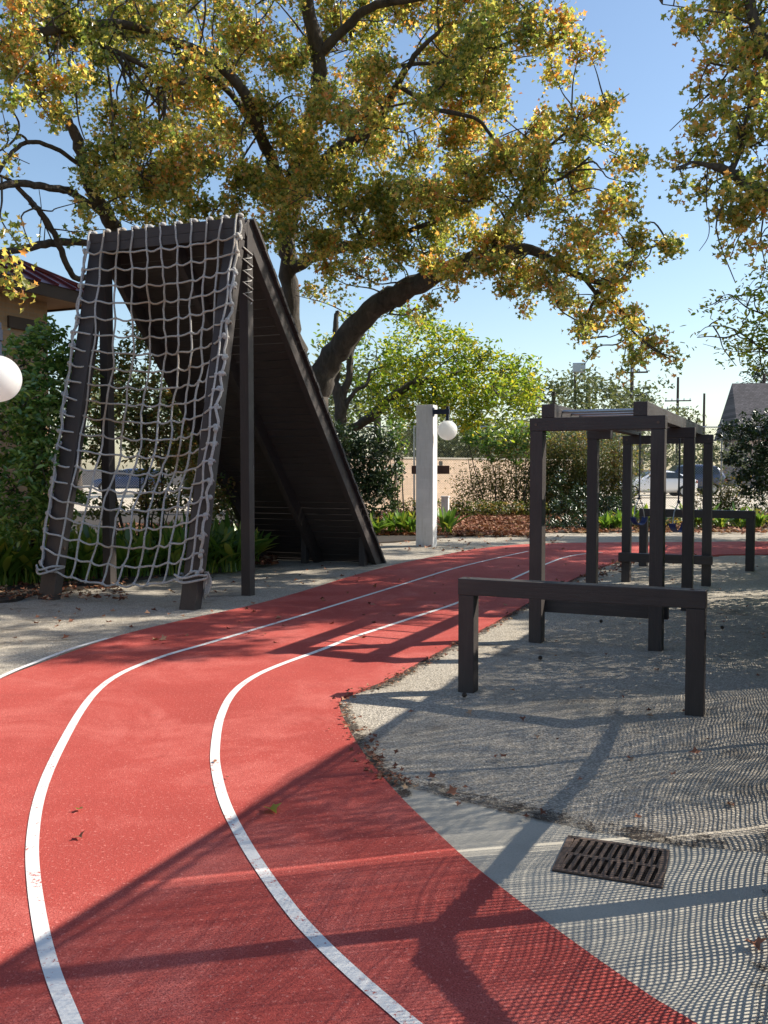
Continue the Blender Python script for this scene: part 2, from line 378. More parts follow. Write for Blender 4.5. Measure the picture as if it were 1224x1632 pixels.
# ================================================================ SETTING: ground sheets
def sheet(name, pts, z0, z1, mat, **k):
    mb = MB(); mb.poly([tuple(p[:2]) for p in pts], z0, z1); return mb.build(name, mat, **k)
def grid_sheet(name, x0, x1, y0, y1, nx, ny, mat, zf, **k):
    xs = np.linspace(x0, x1, nx); ys = np.linspace(y0, y1, ny); mb = MB()
    v = [(x, y, zf(x, y)) for y in ys for x in xs]
    f = [(j*nx+i, j*nx+i+1, (j+1)*nx+i+1, (j+1)*nx+i) for j in range(ny-1) for i in range(nx-1)]
    mb.add(v, f, True); return mb.build(name, mat, **k)
def undul(x, y):
    return .006*sin(2.1*x+.7*y)*cos(1.3*y-.4*x)+.005*sin(5.1*x+1.3)*sin(4.3*y)+.003*sin(11*x+3*y)
ground = sheet('ground', [(-900, -60), (900, -60), (900, 1500), (-900, 1500)], -.5, -.06, M['soil'], kind='structure')
gravel = grid_sheet('gravel', -14, 16, -3, 23.5, 220, 200, M['gravel'], lambda x, y: -.004+undul(x, y), kind='structure')
# planting soil: left bed, back bed, strip under the fence
def bed(name, pts, h=.03):
    mb = MB(); mb.poly(pts, -.02, h); return mb.build(name, M['soil'], kind='structure')
bed('planting_bed', [tuple(p) for p in catmull([(-14, 8.5), (-6.5, 10.6), G(0, 962), G(60, 948), G(200, 930), G(330, 905), G(430, 893), (-2.0, 17.2), (-1.0, 18.6), (.6, 20.2), G(760, 853), G(840, 850), (6, 23.0), (9, 23.2), (13, 23.0)], 5)]+[(13, 34), (-14, 34)], .035)
bed('leaf_litter_bed', [(-14, 33.8), (30, 33.8), (30, 22.8), (13.2, 22.8)], .03)
# the running track
outer = [(-2.0, -3), (-2.5, 0), (-2.8, 2.6), G(-265, 1222), G(-120, 1144), G(0, 1086), G(60, 1062), G(130, 1036), G(200, 1013), G(290, 991), G(400, 967), G(480, 945), G(560, 920), G(640, 899), G(700, 887), G(760, 876), G(830, 869), G(900, 866.5), G(1000, 865.5), G(1120, 865), G(1224, 864), (16, 20.3)]
inner = [(16, 16.8), G(1224, 885), G(1140, 886.5), G(1060, 889), G(1010, 892), G(975, 899), G(940, 913), G(900, 931), G(840, 964), G(780, 999), G(720, 1030), G(660, 1063), G(610, 1090), G(560, 1108), G(541, 1120), G(543, 1137), G(556, 1166), G(576, 1200), G(604, 1236), G(640, 1277), G(700, 1336), G(760, 1390), G(870, 1476), G(1000, 1570), G(1110, 1640), (1.5, 1.7), (2.4, .6), (4.2, -3)]
tp = catmull(outer, 8)+catmull(inner, 8)
track = sheet('running_track', tp, -.03, .018, M['track'], kind='structure')
def strip(name, px, wd, z=.0215, **k):
    P = catmull([np.array(G(*p)) if len(p) == 2 else np.array(p[:2]) for p in px], 10)
    P = np.array(P); T = np.gradient(P, axis=0); T /= np.linalg.norm(T, axis=1)[:, None]; Nn = np.stack([-T[:, 1], T[:, 0]], 1)
    A = P+Nn*wd/2; B = P-Nn*wd/2; n = len(P)
    mb = MB(); mb.add([(*a, z) for a in A]+[(*b, z) for b in B], [(n+i, n+i+1, i+1, i) for i in range(n-1)])
    return mb.build(name, M['line'], kind='structure', **k)
strip('lane_line', [(.1, -2.5, 0), (-.3, -.4, 0), (-.6, 1.2, 0), (155, 1760), (134, 1690), (112, 1632), (84, 1560), (66, 1490), (54, 1410), (52, 1350), (60, 1290), (76, 1240), (100, 1189), (127, 1141), (152, 1108), (180, 1085), (215, 1067), (265, 1048), (330, 1029), (400, 1008), (480, 984), (560, 959), (640, 934), (720, 909), (780, 894), (842, 880)], .052)
strip('lane_line', [(2.6, -2, 0), (1.6, .2, 0), (.85, 1.45, 0), (820, 1775), (760, 1728), (700, 1680), (645, 1634), (614, 1607), (581, 1578), (540, 1540), (502, 1502), (470, 1466), (430, 1412), (390, 1350), (360, 1290), (346, 1240), (343, 1200), (351, 1150), (371, 1110), (404, 1083), (450, 1062), (510, 1040), (560, 1020), (620, 1000), (680, 980), (730, 963), (790, 937), (840, 914), (870, 901), (900, 890), (930, 884.5), (960, 882)], .052)
strip('lane_line', [(-1.9, -2.8, 0), (-2.4, 0, 0), (-2.7, 2.6, 0), (-255, 1222), (-112, 1144), (0, 1083.5), (60, 1058), (110, 1039), (150, 1026.5), (172, 1020.5)], .045)
# concrete apron
ap = [G(600, 1238), G(640, 1255), G(700, 1270), G(800, 1295), G(900, 1318), G(1000, 1338), G(1100, 1352), G(1224, 1362)]
apron = sheet('concrete_apron', [tuple(p) for p in catmull(ap, 6)]+[(2.1, 3.7), (1.25, 1.4), (1.0, .6), (0, 1.5), (.3, 3.2)], -.03, .008, M['concrete'], kind='structure')
sheet('parking_lot', [(-60, 34), (120, 34), (140, 90), (-60, 90)], -.3, -.045, M['lot'], kind='structure')

def dirt_material():
    m, n, N, L, P = new_mat('damp_dirt'); co = coords(N)
    at_ = N.new('ShaderNodeAttribute'); at_.attribute_name = 'cover'
    a = noise(N, L, co, 7, 10, .8, .5); f = noise(N, L, co, 90, 4, .8)
    c = ramp(N, L, f, [(.3, (.02, .014, .010)), (.55, (.06, .042, .030)), (.75, (.16, .12, .085))]); L.new(c, P.inputs['Base Color'])
    P.inputs['Roughness'].default_value = .95; bump(N, L, P, f, 1, .01)
    ml = N.new('ShaderNodeMath'); ml.operation = 'MULTIPLY_ADD'; L.new(mix(N, L, .35, a, f), ml.inputs[0]); ml.inputs[1].default_value = 2.6; ml.inputs[2].default_value = -1.75
    ad = N.new('ShaderNodeMath'); ad.operation = 'ADD'; ad.use_clamp = True; L.new(ml.outputs[0], ad.inputs[0]); L.new(at_.outputs['Fac'], ad.inputs[1])
    al = ramp(N, L, ad.outputs[0], [(.42, (0, 0, 0)), (.56, (1, 1, 1))]); L.new(al, P.inputs['Alpha'])
    return m
M['dirt'] = dirt_material()
def dirt_band(name, pts, w0, w1, z=.0155, k0=.95, px=True):
    P = np.array(catmull([np.array(G(*p) if px else p) for p in pts], 10)); T = np.gradient(P, axis=0); T /= np.linalg.norm(T, axis=1)[:, None]; Nn = np.stack([T[:, 1], -T[:, 0]], 1)
    n = len(P); mb = MB(); cov = []; rows = [w0, w0*.5+w1*.5*0, w1*.25, w1*.6, w1]; cv = [.0, k0, k0, k0*.55, 0]
    vs = []
    for w_, c in zip(rows, cv): vs += [(*(p+q*w_), z) for p, q in zip(P, Nn)]; cov += [c]*n
    fs = [(r*n+i, r*n+i+1, (r+1)*n+i+1, (r+1)*n+i) for r in range(4) for i in range(n-1)]
    mb.add(vs, fs); o = mb.build(name, M['dirt'], kind='structure'); at_ = o.data.attributes.new('cover', 'FLOAT', 'POINT'); at_.data.foreach_set('value', cov); return o
dirt_band('soil_edge', [(640, 1275), (604, 1234), (576, 1198), (556, 1164), (544, 1137), (542, 1121)], -.02, .22)
dirt_band('soil_edge', [(556, 1108), (610, 1090), (660, 1063), (720, 1030), (780, 999), (840, 964), (900, 931), (940, 913), (975, 892)], -.02, .22)
dirt_band('soil_edge', [(1224, 1362), (1100, 1352), (1000, 1338), (900, 1318), (800, 1295), (700, 1270), (640, 1256)], -.04, .38, k0=.9)
dirt_band('soil_patch', [(980, 1290), (1020, 1262), (1080, 1240)], -.15, .25, k0=.72)
dirt_band('soil_edge', [(1.05, 2.2), (1.25, 2.75), (1.6, 3.5), (2.1, 4.6), (3.0, 6.6), (4.0, 9.0), (6, 13.5)][::-1], -.15, .38, k0=.85, px=False)
dirt_band('soil_edge', [(1.35, 1.3), (1.12, 2.2), (1.28, 2.75), (1.62, 3.5)][::-1], -.15, .16, z=.019, k0=.95, px=False)
dirt_band('soil_edge', [(-20, 962), (60, 950), (200, 932), (330, 907), (430, 895)], -.1, .5, k0=.8)

# ================================================================ drain grate
def grate():
    c = [np.array(G(*p)) for p in ((905, 1337), (1068, 1361), (1055, 1420), (880, 1392))]
    o = sum(c)/4; ex = ((c[1]-c[0])+(c[2]-c[3]))/2; ey = ((c[0]-c[3])+(c[1]-c[2]))/2
    L, Wd = np.linalg.norm(ex), np.linalg.norm(ey); yaw = -atan2(ex[1], ex[0])
    e = empty('drain_grate', (o[0], o[1], .008), yaw, label='rusty iron drain grate with two rows of slots set in the concrete', cat='drain grate')
    mb = MB(); mb.box((-L/2, -Wd/2, .001), (L/2, Wd/2, .003)); mb.build('black_plate', M['black'], e)  # black plate stands in for the shade below the slots
    mb = MB(); b = .022
    for a, q in (((-L/2, -Wd/2), (L/2, -Wd/2+b)), ((-L/2, Wd/2-b), (L/2, Wd/2)), ((-L/2, -Wd/2+b), (-L/2+b*1.3, Wd/2-b)), ((L/2-b*1.3, -Wd/2+b), (L/2, Wd/2-b))):
        mb.box((a[0], a[1], .002), (q[0], q[1], .010), bev=.002)
    mb.build('rim', M['iron'], e)
    mb = MB(); mb.box((-L/2+b, -.011, .003), (L/2-b, .011, .0085), bev=.001)
    n = 11
    for s in (-1, 1):
        for i in range(n+1):
            x = -L/2+b*1.4+(L-2.8*b)*i/n; sk = .014
            wv = .0085
            y0, y1 = (.010, Wd/2-b+.002) if s > 0 else (-Wd/2+b-.002, -.010)
            vs = [(x-wv-sk*(0), y0, .004), (x+wv, y0, .004), (x+wv+sk, y1, .004), (x-wv+sk, y1, .004)]
            vs += [(a, bb, .008) for a, bb, _ in vs]
            mb.add(vs, [(0,3,2,1),(4,5,6,7),(0,1,5,4),(1,2,6,5),(2,3,7,6),(3,0,4,7)])
    mb.build('slotted_plate', M['iron'], e)
grate()

# ================================================================ monkey bars
def leg_bolts(mb, p, r=.011, ax=(0, -1, 0)):
    p = Vector(p); a = Vector(ax); mb.tube([p, p+a*.006], r, 10)
def monkey_bars():
    W, D1, D2, H, t = 1.192, 2.517, 5.056, 2.062, .118
    e = empty('monkey_bars', (1.339, 8.454, 0), .422, label='dark brown timber monkey bars on six posts with metal rungs', cat='monkey bars')
    pw, pd = .118, .14
    for x in (0, W-pw):
        for y in (0, D1, D2-pd):
            mb = MB(); mb.box((x, y, -.3), (x+pw, y+pd, H-t-.001), bev=.006); mb.build('post', M['wood_z'], e)
    for y in (0, D2-pd):
        mb = MB(); mb.box((-.004, y-.004, H-t), (W+.004, y+pd+.004, H), bev=.006); cbm = mb.build('crossbeam', M['wood_x'], e)
        for bx in (.055, W-.055):
            mb = MB(); leg_bolts(mb, (bx, y-.004, H-.06), .013); mb.build('bolt', M['iron'], cbm)
    for x0, x1 in ((-.003, .27), (W-.30, W+.003)):
        mb = MB(); mb.box((x0, D1-.003, H-t), (x1, D1+pd+.003, H), bev=.006); mb.build('cap_block', M['wood_x'], e)
    for x in (.105, W-.27):
        mb = MB(); mb.box((x, .0, H+.001), (x+.122, D2+.05, H+.124), bev=.006); mb.build('side_rail', M['wood_y'], e)
    n = 13
    for i in range(n):
        y = .30+i*(D2-.55)/(n-1)
        mb = MB(); mb.tube([(.215, y, H+.07), (W-.26, y, H+.07)], .0165, 12); mb.build('rung', M['metal'], e)
    mb = MB(); mb.box((pw-.02, pd+.001, .262), (W+.03, pd+.085, .385), bev=.006); mb.build('low_crossbeam', M['wood_x'], e)
    mb = MB(); mb.box((-.03, D2-pd-.09, .30), (W+.03, D2-pd-.001, .42), bev=.006); mb.build('low_crossbeam', M['wood_x'], e)
    return e
monkey = monkey_bars()
def local(o, p): return Vector((o.location.x, o.location.y, 0))+Matrix.Rotation(o.rotation_euler.z, 3, 'Z') @ Vector(p)
def swing(px, Y, label):
    x = (px-612)/FPX*Y
    e = empty('swing', (x, Y, 0), -.5, label=label, cat='swing', group='swings hanging from the monkey bars')
    mb = MB(); zt = 2.08; zj = 1.20
    mb.tube([(0, 0, zt), (.004, 0, 1.7), (-.004, 0, zj)], .011, 6); mb.sphere((0, 0, zj), .022, 10, 6)
    mb.build('rope', M['navy'], e)
    for s in (-1, 1):
        mb = MB(); mb.tube([(0, 0, zj), (s*.07, 0, 1.08), (s*.10, 0, .93)], .007, 6); mb.build('chain', M['metal'], e)
    mb = MB(); n = 14; vs = []; fs = []
    for i in range(n+1):
        a = pi*i/n; r = .10
        for k, (dy, dr) in enumerate(((-.05, 0), (.05, 0), (.05, .010), (-.05, .010))):
            vs.append((-(r+dr)*cos(a), dy, .94-(r*1.0+dr)*sin(a)))
    for i in range(n):
        for k in range(4):
            k2 = (k+1) % 4; fs.append((i*4+k, i*4+k2, (i+1)*4+k2, (i+1)*4+k))
    fs += [(0, 1, 2, 3), (n*4+3, n*4+2, n*4+1, n*4)]
    mb.add(vs, fs); mb.build('seat', M['blue'], e)
swing(1019, 12.55, 'blue belt swing on a dark rope beside the rear left post of the monkey bars')
swing(1082, 11.1, 'blue belt swing half hidden behind the middle right post of the monkey bars')

# ================================================================ hurdles
def hurdle(name, loc, yaw, W, H, t, label):
    e = empty(name, (*loc, 0), yaw, label=label, cat='hurdle bar', group='low timber hurdle bars')
    for x in (.001, W-t-.001):
        mb = MB(); mb.box((x, .001, -.3), (x+t, t-.001, H-t-.001), bev=.006); mb.build('leg', M['wood_z'], e)
    mb = MB(); mb.box((-.002, -.002, H-t), (W+.002, t+.004, H), bev=.006); mb.build('crossbar', M['wood_x'], e)
    for x in (.06, W-.09):
        mb = MB(); mb.tube([(x, t*.5, H), (x, t*.5, H+.004)], .014, 10); mb.build('bolt', M['iron'], e)
    return e
hurdle('hurdle', (.529, 6.534), .421, 1.675, .817, .117, 'low dark brown timber hurdle in front of the monkey bars')
hurdle('hurdle', (4.202, 15.116), .50, 1.775, .942, .125, 'far low dark brown timber hurdle behind the monkey bars by the track bend')

# ================================================================ climbing frame
W, DR, DF, H = 2.264, 4.515, 1.209, 4.649
frame = empty('climbing_tower', (-1.680, 11.453, 0), .384, label='tall dark timber climbing frame with a plank ramp sloping down behind it', cat='climbing frame')
for x in (-.125, -W):
    mb = MB(); mb.box((x, 0, -.3), (x+.125, .13, H), bev=.006); mb.build('post', M['wood_z'], frame)
for x0, x1 in ((-.215, -.005), (-W+.0, -W+.24)):
    mb = MB(); xm = (x0+x1)/2
    p = Vector((xm, -DF+.065-.07, -.28)); q = Vector((xm, -.115, 4.40))
    mb.beam(p, q, x1-x0, .13, (1, 0, 0), .007)
    lg = mb.build('leg', M['wood_z'], frame)
    for z in (.42, .62):
        b = MB(); yy = -DF+.0+(z/4.4)*(DF-.18)+.05; b.tube([(x1-.001, yy, z), (x1+.012, yy, z)], .02, 10)
        b.build('bolt', M['iron'], lg)
for i, (a, b) in enumerate(((4.405, 4.52), (4.523, 4.645))):
    mb = MB(); mb.box((-W-.02, -.185+.003*i, a), (.0, -.06, b), bev=.005); mb.build('top_beam', M['wood_x'], frame)
top = Vector((0, .10, 4.70)); bot = Vector((0, DR+.02, -.05)); dd = (bot-top).normalized(); nn = Vector((0, -dd.z, dd.y))   # nn points up and away
if nn.z < 0: nn = -nn
for i, xc in enumerate((-.05, -W/2, -W+.05)):
    mb = MB(); p = top-nn*.145+Vector((xc, 0, 0)); q = bot-nn*.145+Vector((xc, 0, 0))+dd*.1
    mb.beam(p-dd*.02, q, .09, .20, (1, 0, 0), .006)
    mb.build('stringer', M['wood_y'], frame)
mb = MB(); L = (bot-top).length; n = 46; s = L/n
for i in range(n):
    g_ = random.uniform(.001, .0075); a = top+dd*(i*s+g_)-nn*.044; b_ = top+dd*((i+1)*s-g_)-nn*.044
    jx = random.uniform(-.006, .006); c = (a+b_)/2
    M4 = Matrix(((1, 0, 0, jx), (0, dd.y, nn.y, c.y), (0, dd.z, nn.z, c.z), (0, 0, 0, 1)))
    mb.box((-W-.05, -(b_-a).length/2, 0), (.05, (b_-a).length/2, .045), M4, .003)
mb.build('plank_deck', M['wood_x'], frame)
for xc in (-.16, -W/2-.1, -W+.12):
    mb = MB(); mb.box((xc-.05, DR-.62, -.2), (xc+.05, DR-.50, .46)); mb.build('support_stub', M['wood_z'], frame)

# ---- the rope net hung on it
net = empty('rope_net', (-1.680, 11.453, 0), .384, label='grey worn rope climbing net hung from the top of the timber frame', cat='climbing net')
NC, NR = 10, 20
def npos(c, r, extra=0.0):
    s = c/NC; t = r/NR
    z = 4.60*(1-t)+.42*t; yl = -.215*(1-t)+(-1.175)*t-.02
    x = -W+.03+(W-.05)*s
    m = sin(pi*min(1, max(0, s)))
    sag = m**.8*(.02+.20*t**1.2*(1.15-.3*t))
    bul = m*(.05+.42*sin(pi*min(1, t*1.02))**1.2)
    wig = .008*sin(3.1*c+1.7*r)+.006*sin(1.3*c*r+.5)
    x += .006*sin(2.3*r+c)+.012*sin(.8*r+.9*c)*m+(.05*t)*sin(1.1*r)*m - .05*t*(1 if s > .9 else 0)
    return Vector((x+wig*.6, yl+bul+wig, z-sag+.012*sin(5*c+2*r)))
gridm = MB(); R = .0125
for c in range(NC+1):
    P = [npos(c, r*.5) for r in range(0, NR*2+1)]
    P = [Vector((P[0].x, -.06, 4.665))]+[Vector((P[0].x, -.21, 4.66))]+P
    gridm.tube(P, [R*(.92+.16*random.random()) for _ in P], 7)
for r in range(1, NR+1):
    gridm.tube([npos(c*.25, r)+Vector((0, 0, -.016*abs(sin(pi*c*.25)))) for c in range(0, NC*4+1)], R, 7)
kn = gridm
for c in range(NC+1):
    for r in range(1, NR+1):
        if 0 < c < NC and random.random() < .25: continue
        p = npos(c, r); kn.sphere(p, .0215, 8, 6, (1, 1, random.uniform(.9, 1.25)))
    for dx in (-.02, .02): kn.sphere((npos(c, 0).x+dx, -.12-.04*random.random(), 4.672), .036, 9, 6, (1.0, 1.3, .8))
gridm.build('rope_grid', M['rope'], net)
for sx, xe in ((0, -W-.005), (NC, .012)):
    eb = MB(); P = []
    for r in range(0, NR*3+1):
        q = npos(sx, r/3.); P.append(Vector((xe+(.018*sin(r*1.3)), q.y+.045+.02*sin(r*.9), q.z)))
    eb.tube(P, .017, 7)
    for r in range(1, NR+1):
        q = npos(sx, r); e2 = Vector((xe, q.y+.05, q.z))
        eb.tube([q, (q+e2)/2+Vector((0, -.01, .01)), e2], .014, 6)
        if r < 19: eb.tube([e2, e2+Vector((0, .05, .02)), e2+Vector((-.02 if sx else .02, .10, .0))], .013, 6)
        for k in range(2): eb.sphere(e2+Vector((random.uniform(-.02, .02), random.uniform(-.03, .02), random.uniform(-.03, .03))), .031, 8, 6)
    eb.build('edge_rope', M['rope'], net)
lc = MB(); zz = 4.30
P = []
for i in range(5):
    P += [Vector((.006, -.12, zz)), Vector((.012, .10, zz-.055)), Vector((-.02, .135, zz-.06)), Vector((.006, .06, zz-.10))]
    zz -= .14
lc.tube(P, .0095, 6); lc.build('lacing', M['rope'], net)
tl = MB()
for k in range(3):
    x = .005+.02*k; P = [Vector((x, -1.02, .42)), Vector((x+.03, -1.0, .30)), Vector((x+.01, -1.04, .17)), Vector((x-.02, -1.0, .10+.04*k)), Vector((x-.03, -1.03, .25)), Vector((x, -1.02, .38))]
    tl.tube(catmull(P, 4), .011, 6)
for k in range(2):
    P = [Vector((-.24, -1.26, .40-.05*k)), Vector((-.1, -1.30, .37-.05*k)), Vector((.03, -1.22, .40-.06*k)), Vector((.05, -1.05, .38-.03*k)), Vector((-.02, -1.0, .40)), Vector((-.2, -1.02, .38)), Vector((-.25, -1.15, .40-.05*k))]
    tl.tube(catmull(P, 5), .014, 6)
tl.build('rope_tail', M['rope'], net); tl = MB()
for k in range(2):
    P = [Vector((-W-.02, -1.2, .42-.05*k)), Vector((-W+.12, -1.31, .38-.05*k)), Vector((-W+.26, -1.24, .42-.05*k)), Vector((-W+.27, -1.05, .4)), Vector((-W-.03, -1.05, .4))]
    tl.tube(catmull(P, 5), .014, 6)
tl.build('rope_lashing', M['rope'], net)

# ================================================================ lamps
def lamp_parts(e):
    # arm to the right from the pillar top, short drop rod and a globe
    mb = MB(); mb.box((.0, -.05, 2.66), (.02, .05, 2.84)); mb.build('mount_plate', M['navy'], e)
    mb = MB(); mb.box((.02, -.035, 2.70), (.34, .035, 2.80), bev=.006); mb.box((.27, -.034, 2.802), (.33, .034, 2.86), bev=.004); mb.build('bracket_arm', M['navy'], e)
    mb = MB(); mb.box((.272, -.032, 2.575), (.328, .032, 2.698)); mb.tube([(.30, 0, 2.58), (.30, 0, 2.55)], .055, 16); mb.build('drop_rod', M['navy'], e)
    mb = MB(); mb.sphere((.30, 0, 2.375), .200, 40, 24); mb.build('globe', M['globe'], e)
def pillar_lamp(px, Y, yaw, label):
    x = (px-612)/FPX*Y
    e = empty('pillar_lamp', (x, Y, 0), yaw, label=label, cat='lamp', group='globe lamps on white block pillars')
    mb = MB(); mb.box((-.36, -.0, -.2), (.0, .36, 2.90), bev=.01); mb.build('pillar', M['pillar'], e)
    lamp_parts(e); return e
pillar_lamp(690, 18.75, .30, 'white globe lamp on the square white pillar beside the track')
pillar_lamp(-53, 8.0, .1, 'white globe lamp at the left edge of the photo, nearest to the camera')

# wooden crossboard behind the pillar
e = empty('crossboard_stand', ((686-612)/FPX*24.3, 24.3, 0), .05, label='brown timber crossboard on a post half hidden behind the white pillar', cat='exercise station')
mb = MB(); mb.box((-.05, 0, -.2), (.05, .1, 1.72)); mb.build('post', M['wood_z'], e)
mb = MB(); mb.box((-.50, -.05, 1.46), (.50, -.001, 1.68), bev=.008); mb.build('crossboard', simple('red_brown_timber', (.085, .035, .025), .6, 0, .3, 8), e)
mb = MB(); mb.box((.22, -.06, 1.682), (.32, 0, 1.80)); mb.build('sign_tag', M['concrete'], e)
e = empty('utility_box', ((709-612)/FPX*24.8, 24.8, 0), .3, label='small white utility post in the bed beside the white pillar', cat='utility box')
mb = MB(); mb.box((-.10, 0, 0), (.09, .16, .82), bev=.01); mb.build('housing', M['line'], e)
mb = MB(); mb.box((-.115, -.015, .82), (.105, .175, .86), bev=.008); mb.build('lid', M['line'], e)

# ================================================================ side fence with windscreen netting (just outside the right edge; it shades the foreground)
FY = .915; FX = .404
def FL(t, z=0.0, off=0.0): return Vector((1.235+FX*t+FY*off, 2.55+FY*t-FX*off, z))
fn = empty('side_fence', FL(0), 0, label='tall steel fence with fine windscreen netting along the right side of the gravel', cat='fence')
fn.location = (0, 0, 0)
T0, T1 = -.35, 21.0
for tpost, r in ((-.33, .03), (1.0, .045), (3.05, .019), (5.2, .03), (7.6, .03), (10.0, .03), (12.5, .03), (15, .03), (18, .03), (21, .03)):
    mb = MB(); mb.tube([FL(tpost, -.2, .03), FL(tpost, 2.60, .03)], r, 10)
    mb.build('post', M['metal'], fn)
mb = MB(); mb.tube([FL(T0, 2.56, .02), FL(T1, 2.56, .02)], .024, 8); mb.build('top_rail', M['metal'], fn)
mb = MB(); P = [FL(t, 2.50+.035*sin(t*2.6)*sin(t*.7+1)-.03, .0) for t in np.arange(T0, T1, .15)]; mb.tube(P, .012, 5); mb.build('tension_cable', M['metal'], fn)
def windscreen(t0, t1, cw, ch, rw0, name='windscreen', ph=0.0, back=0.0):
    mb = MB(); z0, z1 = .03, 2.50
    def P(t, z):
        o = back+.035*sin(2.1*t+1.1*z+ph)+.02*sin(5.3*t-2.2*z)+.008*sin(13*t+6*z); tt = t+.012*sin(4*z+2*t+ph*1.7)+.010*sin(9*t+3*z); zz = z+.014*sin(3.3*t+z+ph)+.008*sin(8.1*t+2*z)
        return FL(tt, zz, o-.03)
    nz = int((z1-z0)/.07); ts = np.arange(t0, t1, .07)
    for t in np.arange(t0, t1, cw):
        vs = []; t += random.gauss(0, .0012); rw = rw0*random.uniform(.8, 1.25)
        for k in range(nz+1):
            z = z0+(z1-z0)*k/nz; a = P(t-rw/2, z); b = P(t+rw/2, z); vs += [a, b]
        mb.add(vs, [(2*k, 2*k+1, 2*k+3, 2*k+2) for k in range(nz)])
    for z in np.arange(z0, z1, ch):
        vs = []; z += random.gauss(0, .0012); rw = rw0*random.uniform(.8, 1.25)
        for t in ts: vs += [P(t, z-rw/2), P(t, z+rw/2)]
        mb.add(vs, [(2*k, 2*k+1, 2*k+3, 2*k+2) for k in range(len(ts)-1)])
    return mb.build(name, M['navy'], fn)
windscreen(T0, 1.665, .0205, .0205, .0098)
windscreen(1.70, 9.0, .0205, .0205, .0088)
windscreen(1.95, 9.0, .0235, .0215, .0062, 'windscreen_overlap', 1.9, -.05)
def fence_ivy(t0, t1, n, label):
    e = empty('fence_ivy', FL(t0), 0, label=label, cat='vine', group='ivy on the side fence'); P = []
    tt = [random.uniform(t0, t1) for _ in range(int((t1-t0)*5))]
    for _ in range(n):
        t = random.choice(tt)+random.gauss(0, .22); z = abs(random.gauss(.0, 1.1)) if random.random() < .6 else random.uniform(0, 2.5)
        if z > 2.6+.1*sin(3*t) or t < t0: continue
        P.append(FL(t, z, random.gauss(-.02, .05)))
    P = np.array([list(p) for p in P]); off = np.array(list(e.location))
    mb = MB()
    for k in range(int((t1-t0)*1.5)):
        t = random.uniform(t0, t1); mb.tube([FL(t, 0)-Vector(off), FL(t+random.uniform(-.3, .3), 1.2, .03)-Vector(off), FL(t+random.uniform(-.5, .5), 2.3)-Vector(off)], [.016, .012, .006], 5)
    mb.build('stems', M['bark'], e); leaf_mesh('foliage', P-off, .11, M['leaf_green'], e, OVAL, .1)
fence_ivy(4.6, 12, 11000, 'ivy covering the side fence beside the monkey bars')
fence_ivy(12, 20.5, 10000, 'ivy covering the far half of the side fence')
# unseen stem added along the fence to cast the bent shadow, and the ivy at its foot
stm = empty('shadow_stem', FL(0), 0, label='unseen stem on the side fence at waist height, shaped to cast the bent shadow', cat='vine'); stm.location = (0, 0, 0)
mb = MB(); wbranch(mb, [(*FL(4.2, 1.28, .10), .02), (*FL(3.2, 1.20, .08), .034), (*FL(2.2, 1.25, .07), .040), (*FL(1.4, 1.30, .07), .040), (*FL(.98, 1.33, .07), .042), (*FL(.78, 1.28, .07), .050), (*FL(.5, 1.10, .07), .044), (*FL(.1, .86, .07), .042), (*FL(-.25, .60, .07), .045)], 10)
mb.build('stem', M['bark'], stm)
strip_pts = [FL(t, 0, -.07-.05*random.random()) for t in np.arange(-.6, 20, .35)]+[FL(t, 0, 1.2) for t in (20, -.6)]
mb = MB(); mb.poly([(p.x, p.y) for p in strip_pts], -.02, .022); mb.build('fence_soil_strip', M['soil'], kind='structure')

# ================================================================ back chain link fence
def chainlink(name, p0, p1, h, posts, label, pitch=.075, r=.0022, z0=.03, extra=0.0):
    p0, p1 = Vector((*p0, 0)), Vector((*p1, 0)); d = p1-p0; L = d.length; d.normalize()
    e = empty(name, (0, 0, 0), 0, label=label, cat='fence')
    e.location = p0
    q = lambda s, z, o=0: d*s+Vector((-d.y, d.x, 0))*o+Vector((0, 0, z))
    for s in posts:
        mb = MB(); mb.tube([q(s, -.2), q(s, h+.02+extra)], .032, 8); mb.build('post', M['metal'], e)
    mb = MB(); mb.tube([q(0, h), q(L, h)], .022, 8); mb.build('top_rail', M['metal'], e)
    mb = MB(); n = int((L+h)/pitch)
    for k in range(n):
        for sgn in (1, -1):
            s0 = k*pitch-(h if sgn > 0 else 0); a = (s0, z0) if sgn > 0 else (s0+0, h)
            b = (s0+h-z0, h) if sgn > 0 else (s0+h-z0, z0)
            if sgn < 0: a = (s0-h, h); b = (s0-z0, z0)
            (sa, za), (sb, zb) = a, b
            if sb <= 0 or sa >= L: continue
            if sa < 0: za += (zb-za)*(-sa)/(sb-sa); sa = 0
            if sb > L: zb = za+(zb-za)*(L-sa)/(sb-sa); sb = L
            o = .003*sgn
            A, B = q(sa, za, o), q(sb, zb, o); up = Vector((0, 0, r*1.2)); sd = d*r*1.2
            mb.add([A-sd-up*0, A+sd, B+sd, B-sd], [(0, 1, 2, 3)])
            nrm = Vector((-d.y, d.x, 0))*r
            mb.add([A-nrm, A+nrm, B+nrm, B-nrm], [(0, 1, 2, 3)])
    mb.build('wire_mesh', M['metal'], e); return e
chainlink('chain_link_fence', (-14, 31.5), (24, 32.5), 3.05, [.2, 4.6, 8.4, 11.9, 15.05, 18.6, 22.2, 25.8, 29.4, 33, 37], 'long tall chain link fence across the back of the yard', .085, .004, extra=.25)

# ================================================================ beige wall beyond the fence
bw = empty('block_wall', (-1.6, 33.2, 0), -.80, label='beige block wall standing beyond the chain link fence', cat='wall')
mb = MB(); mb.box((0, 0, -.2), (15.2, .2, 1.98)); mb.build('wall_panel', M['beigewall'], bw)
mb = MB(); mb.box((-.02, -.03, 1.982), (15.22, .23, 2.05), bev=.01); mb.build('coping', M['concrete'], bw)

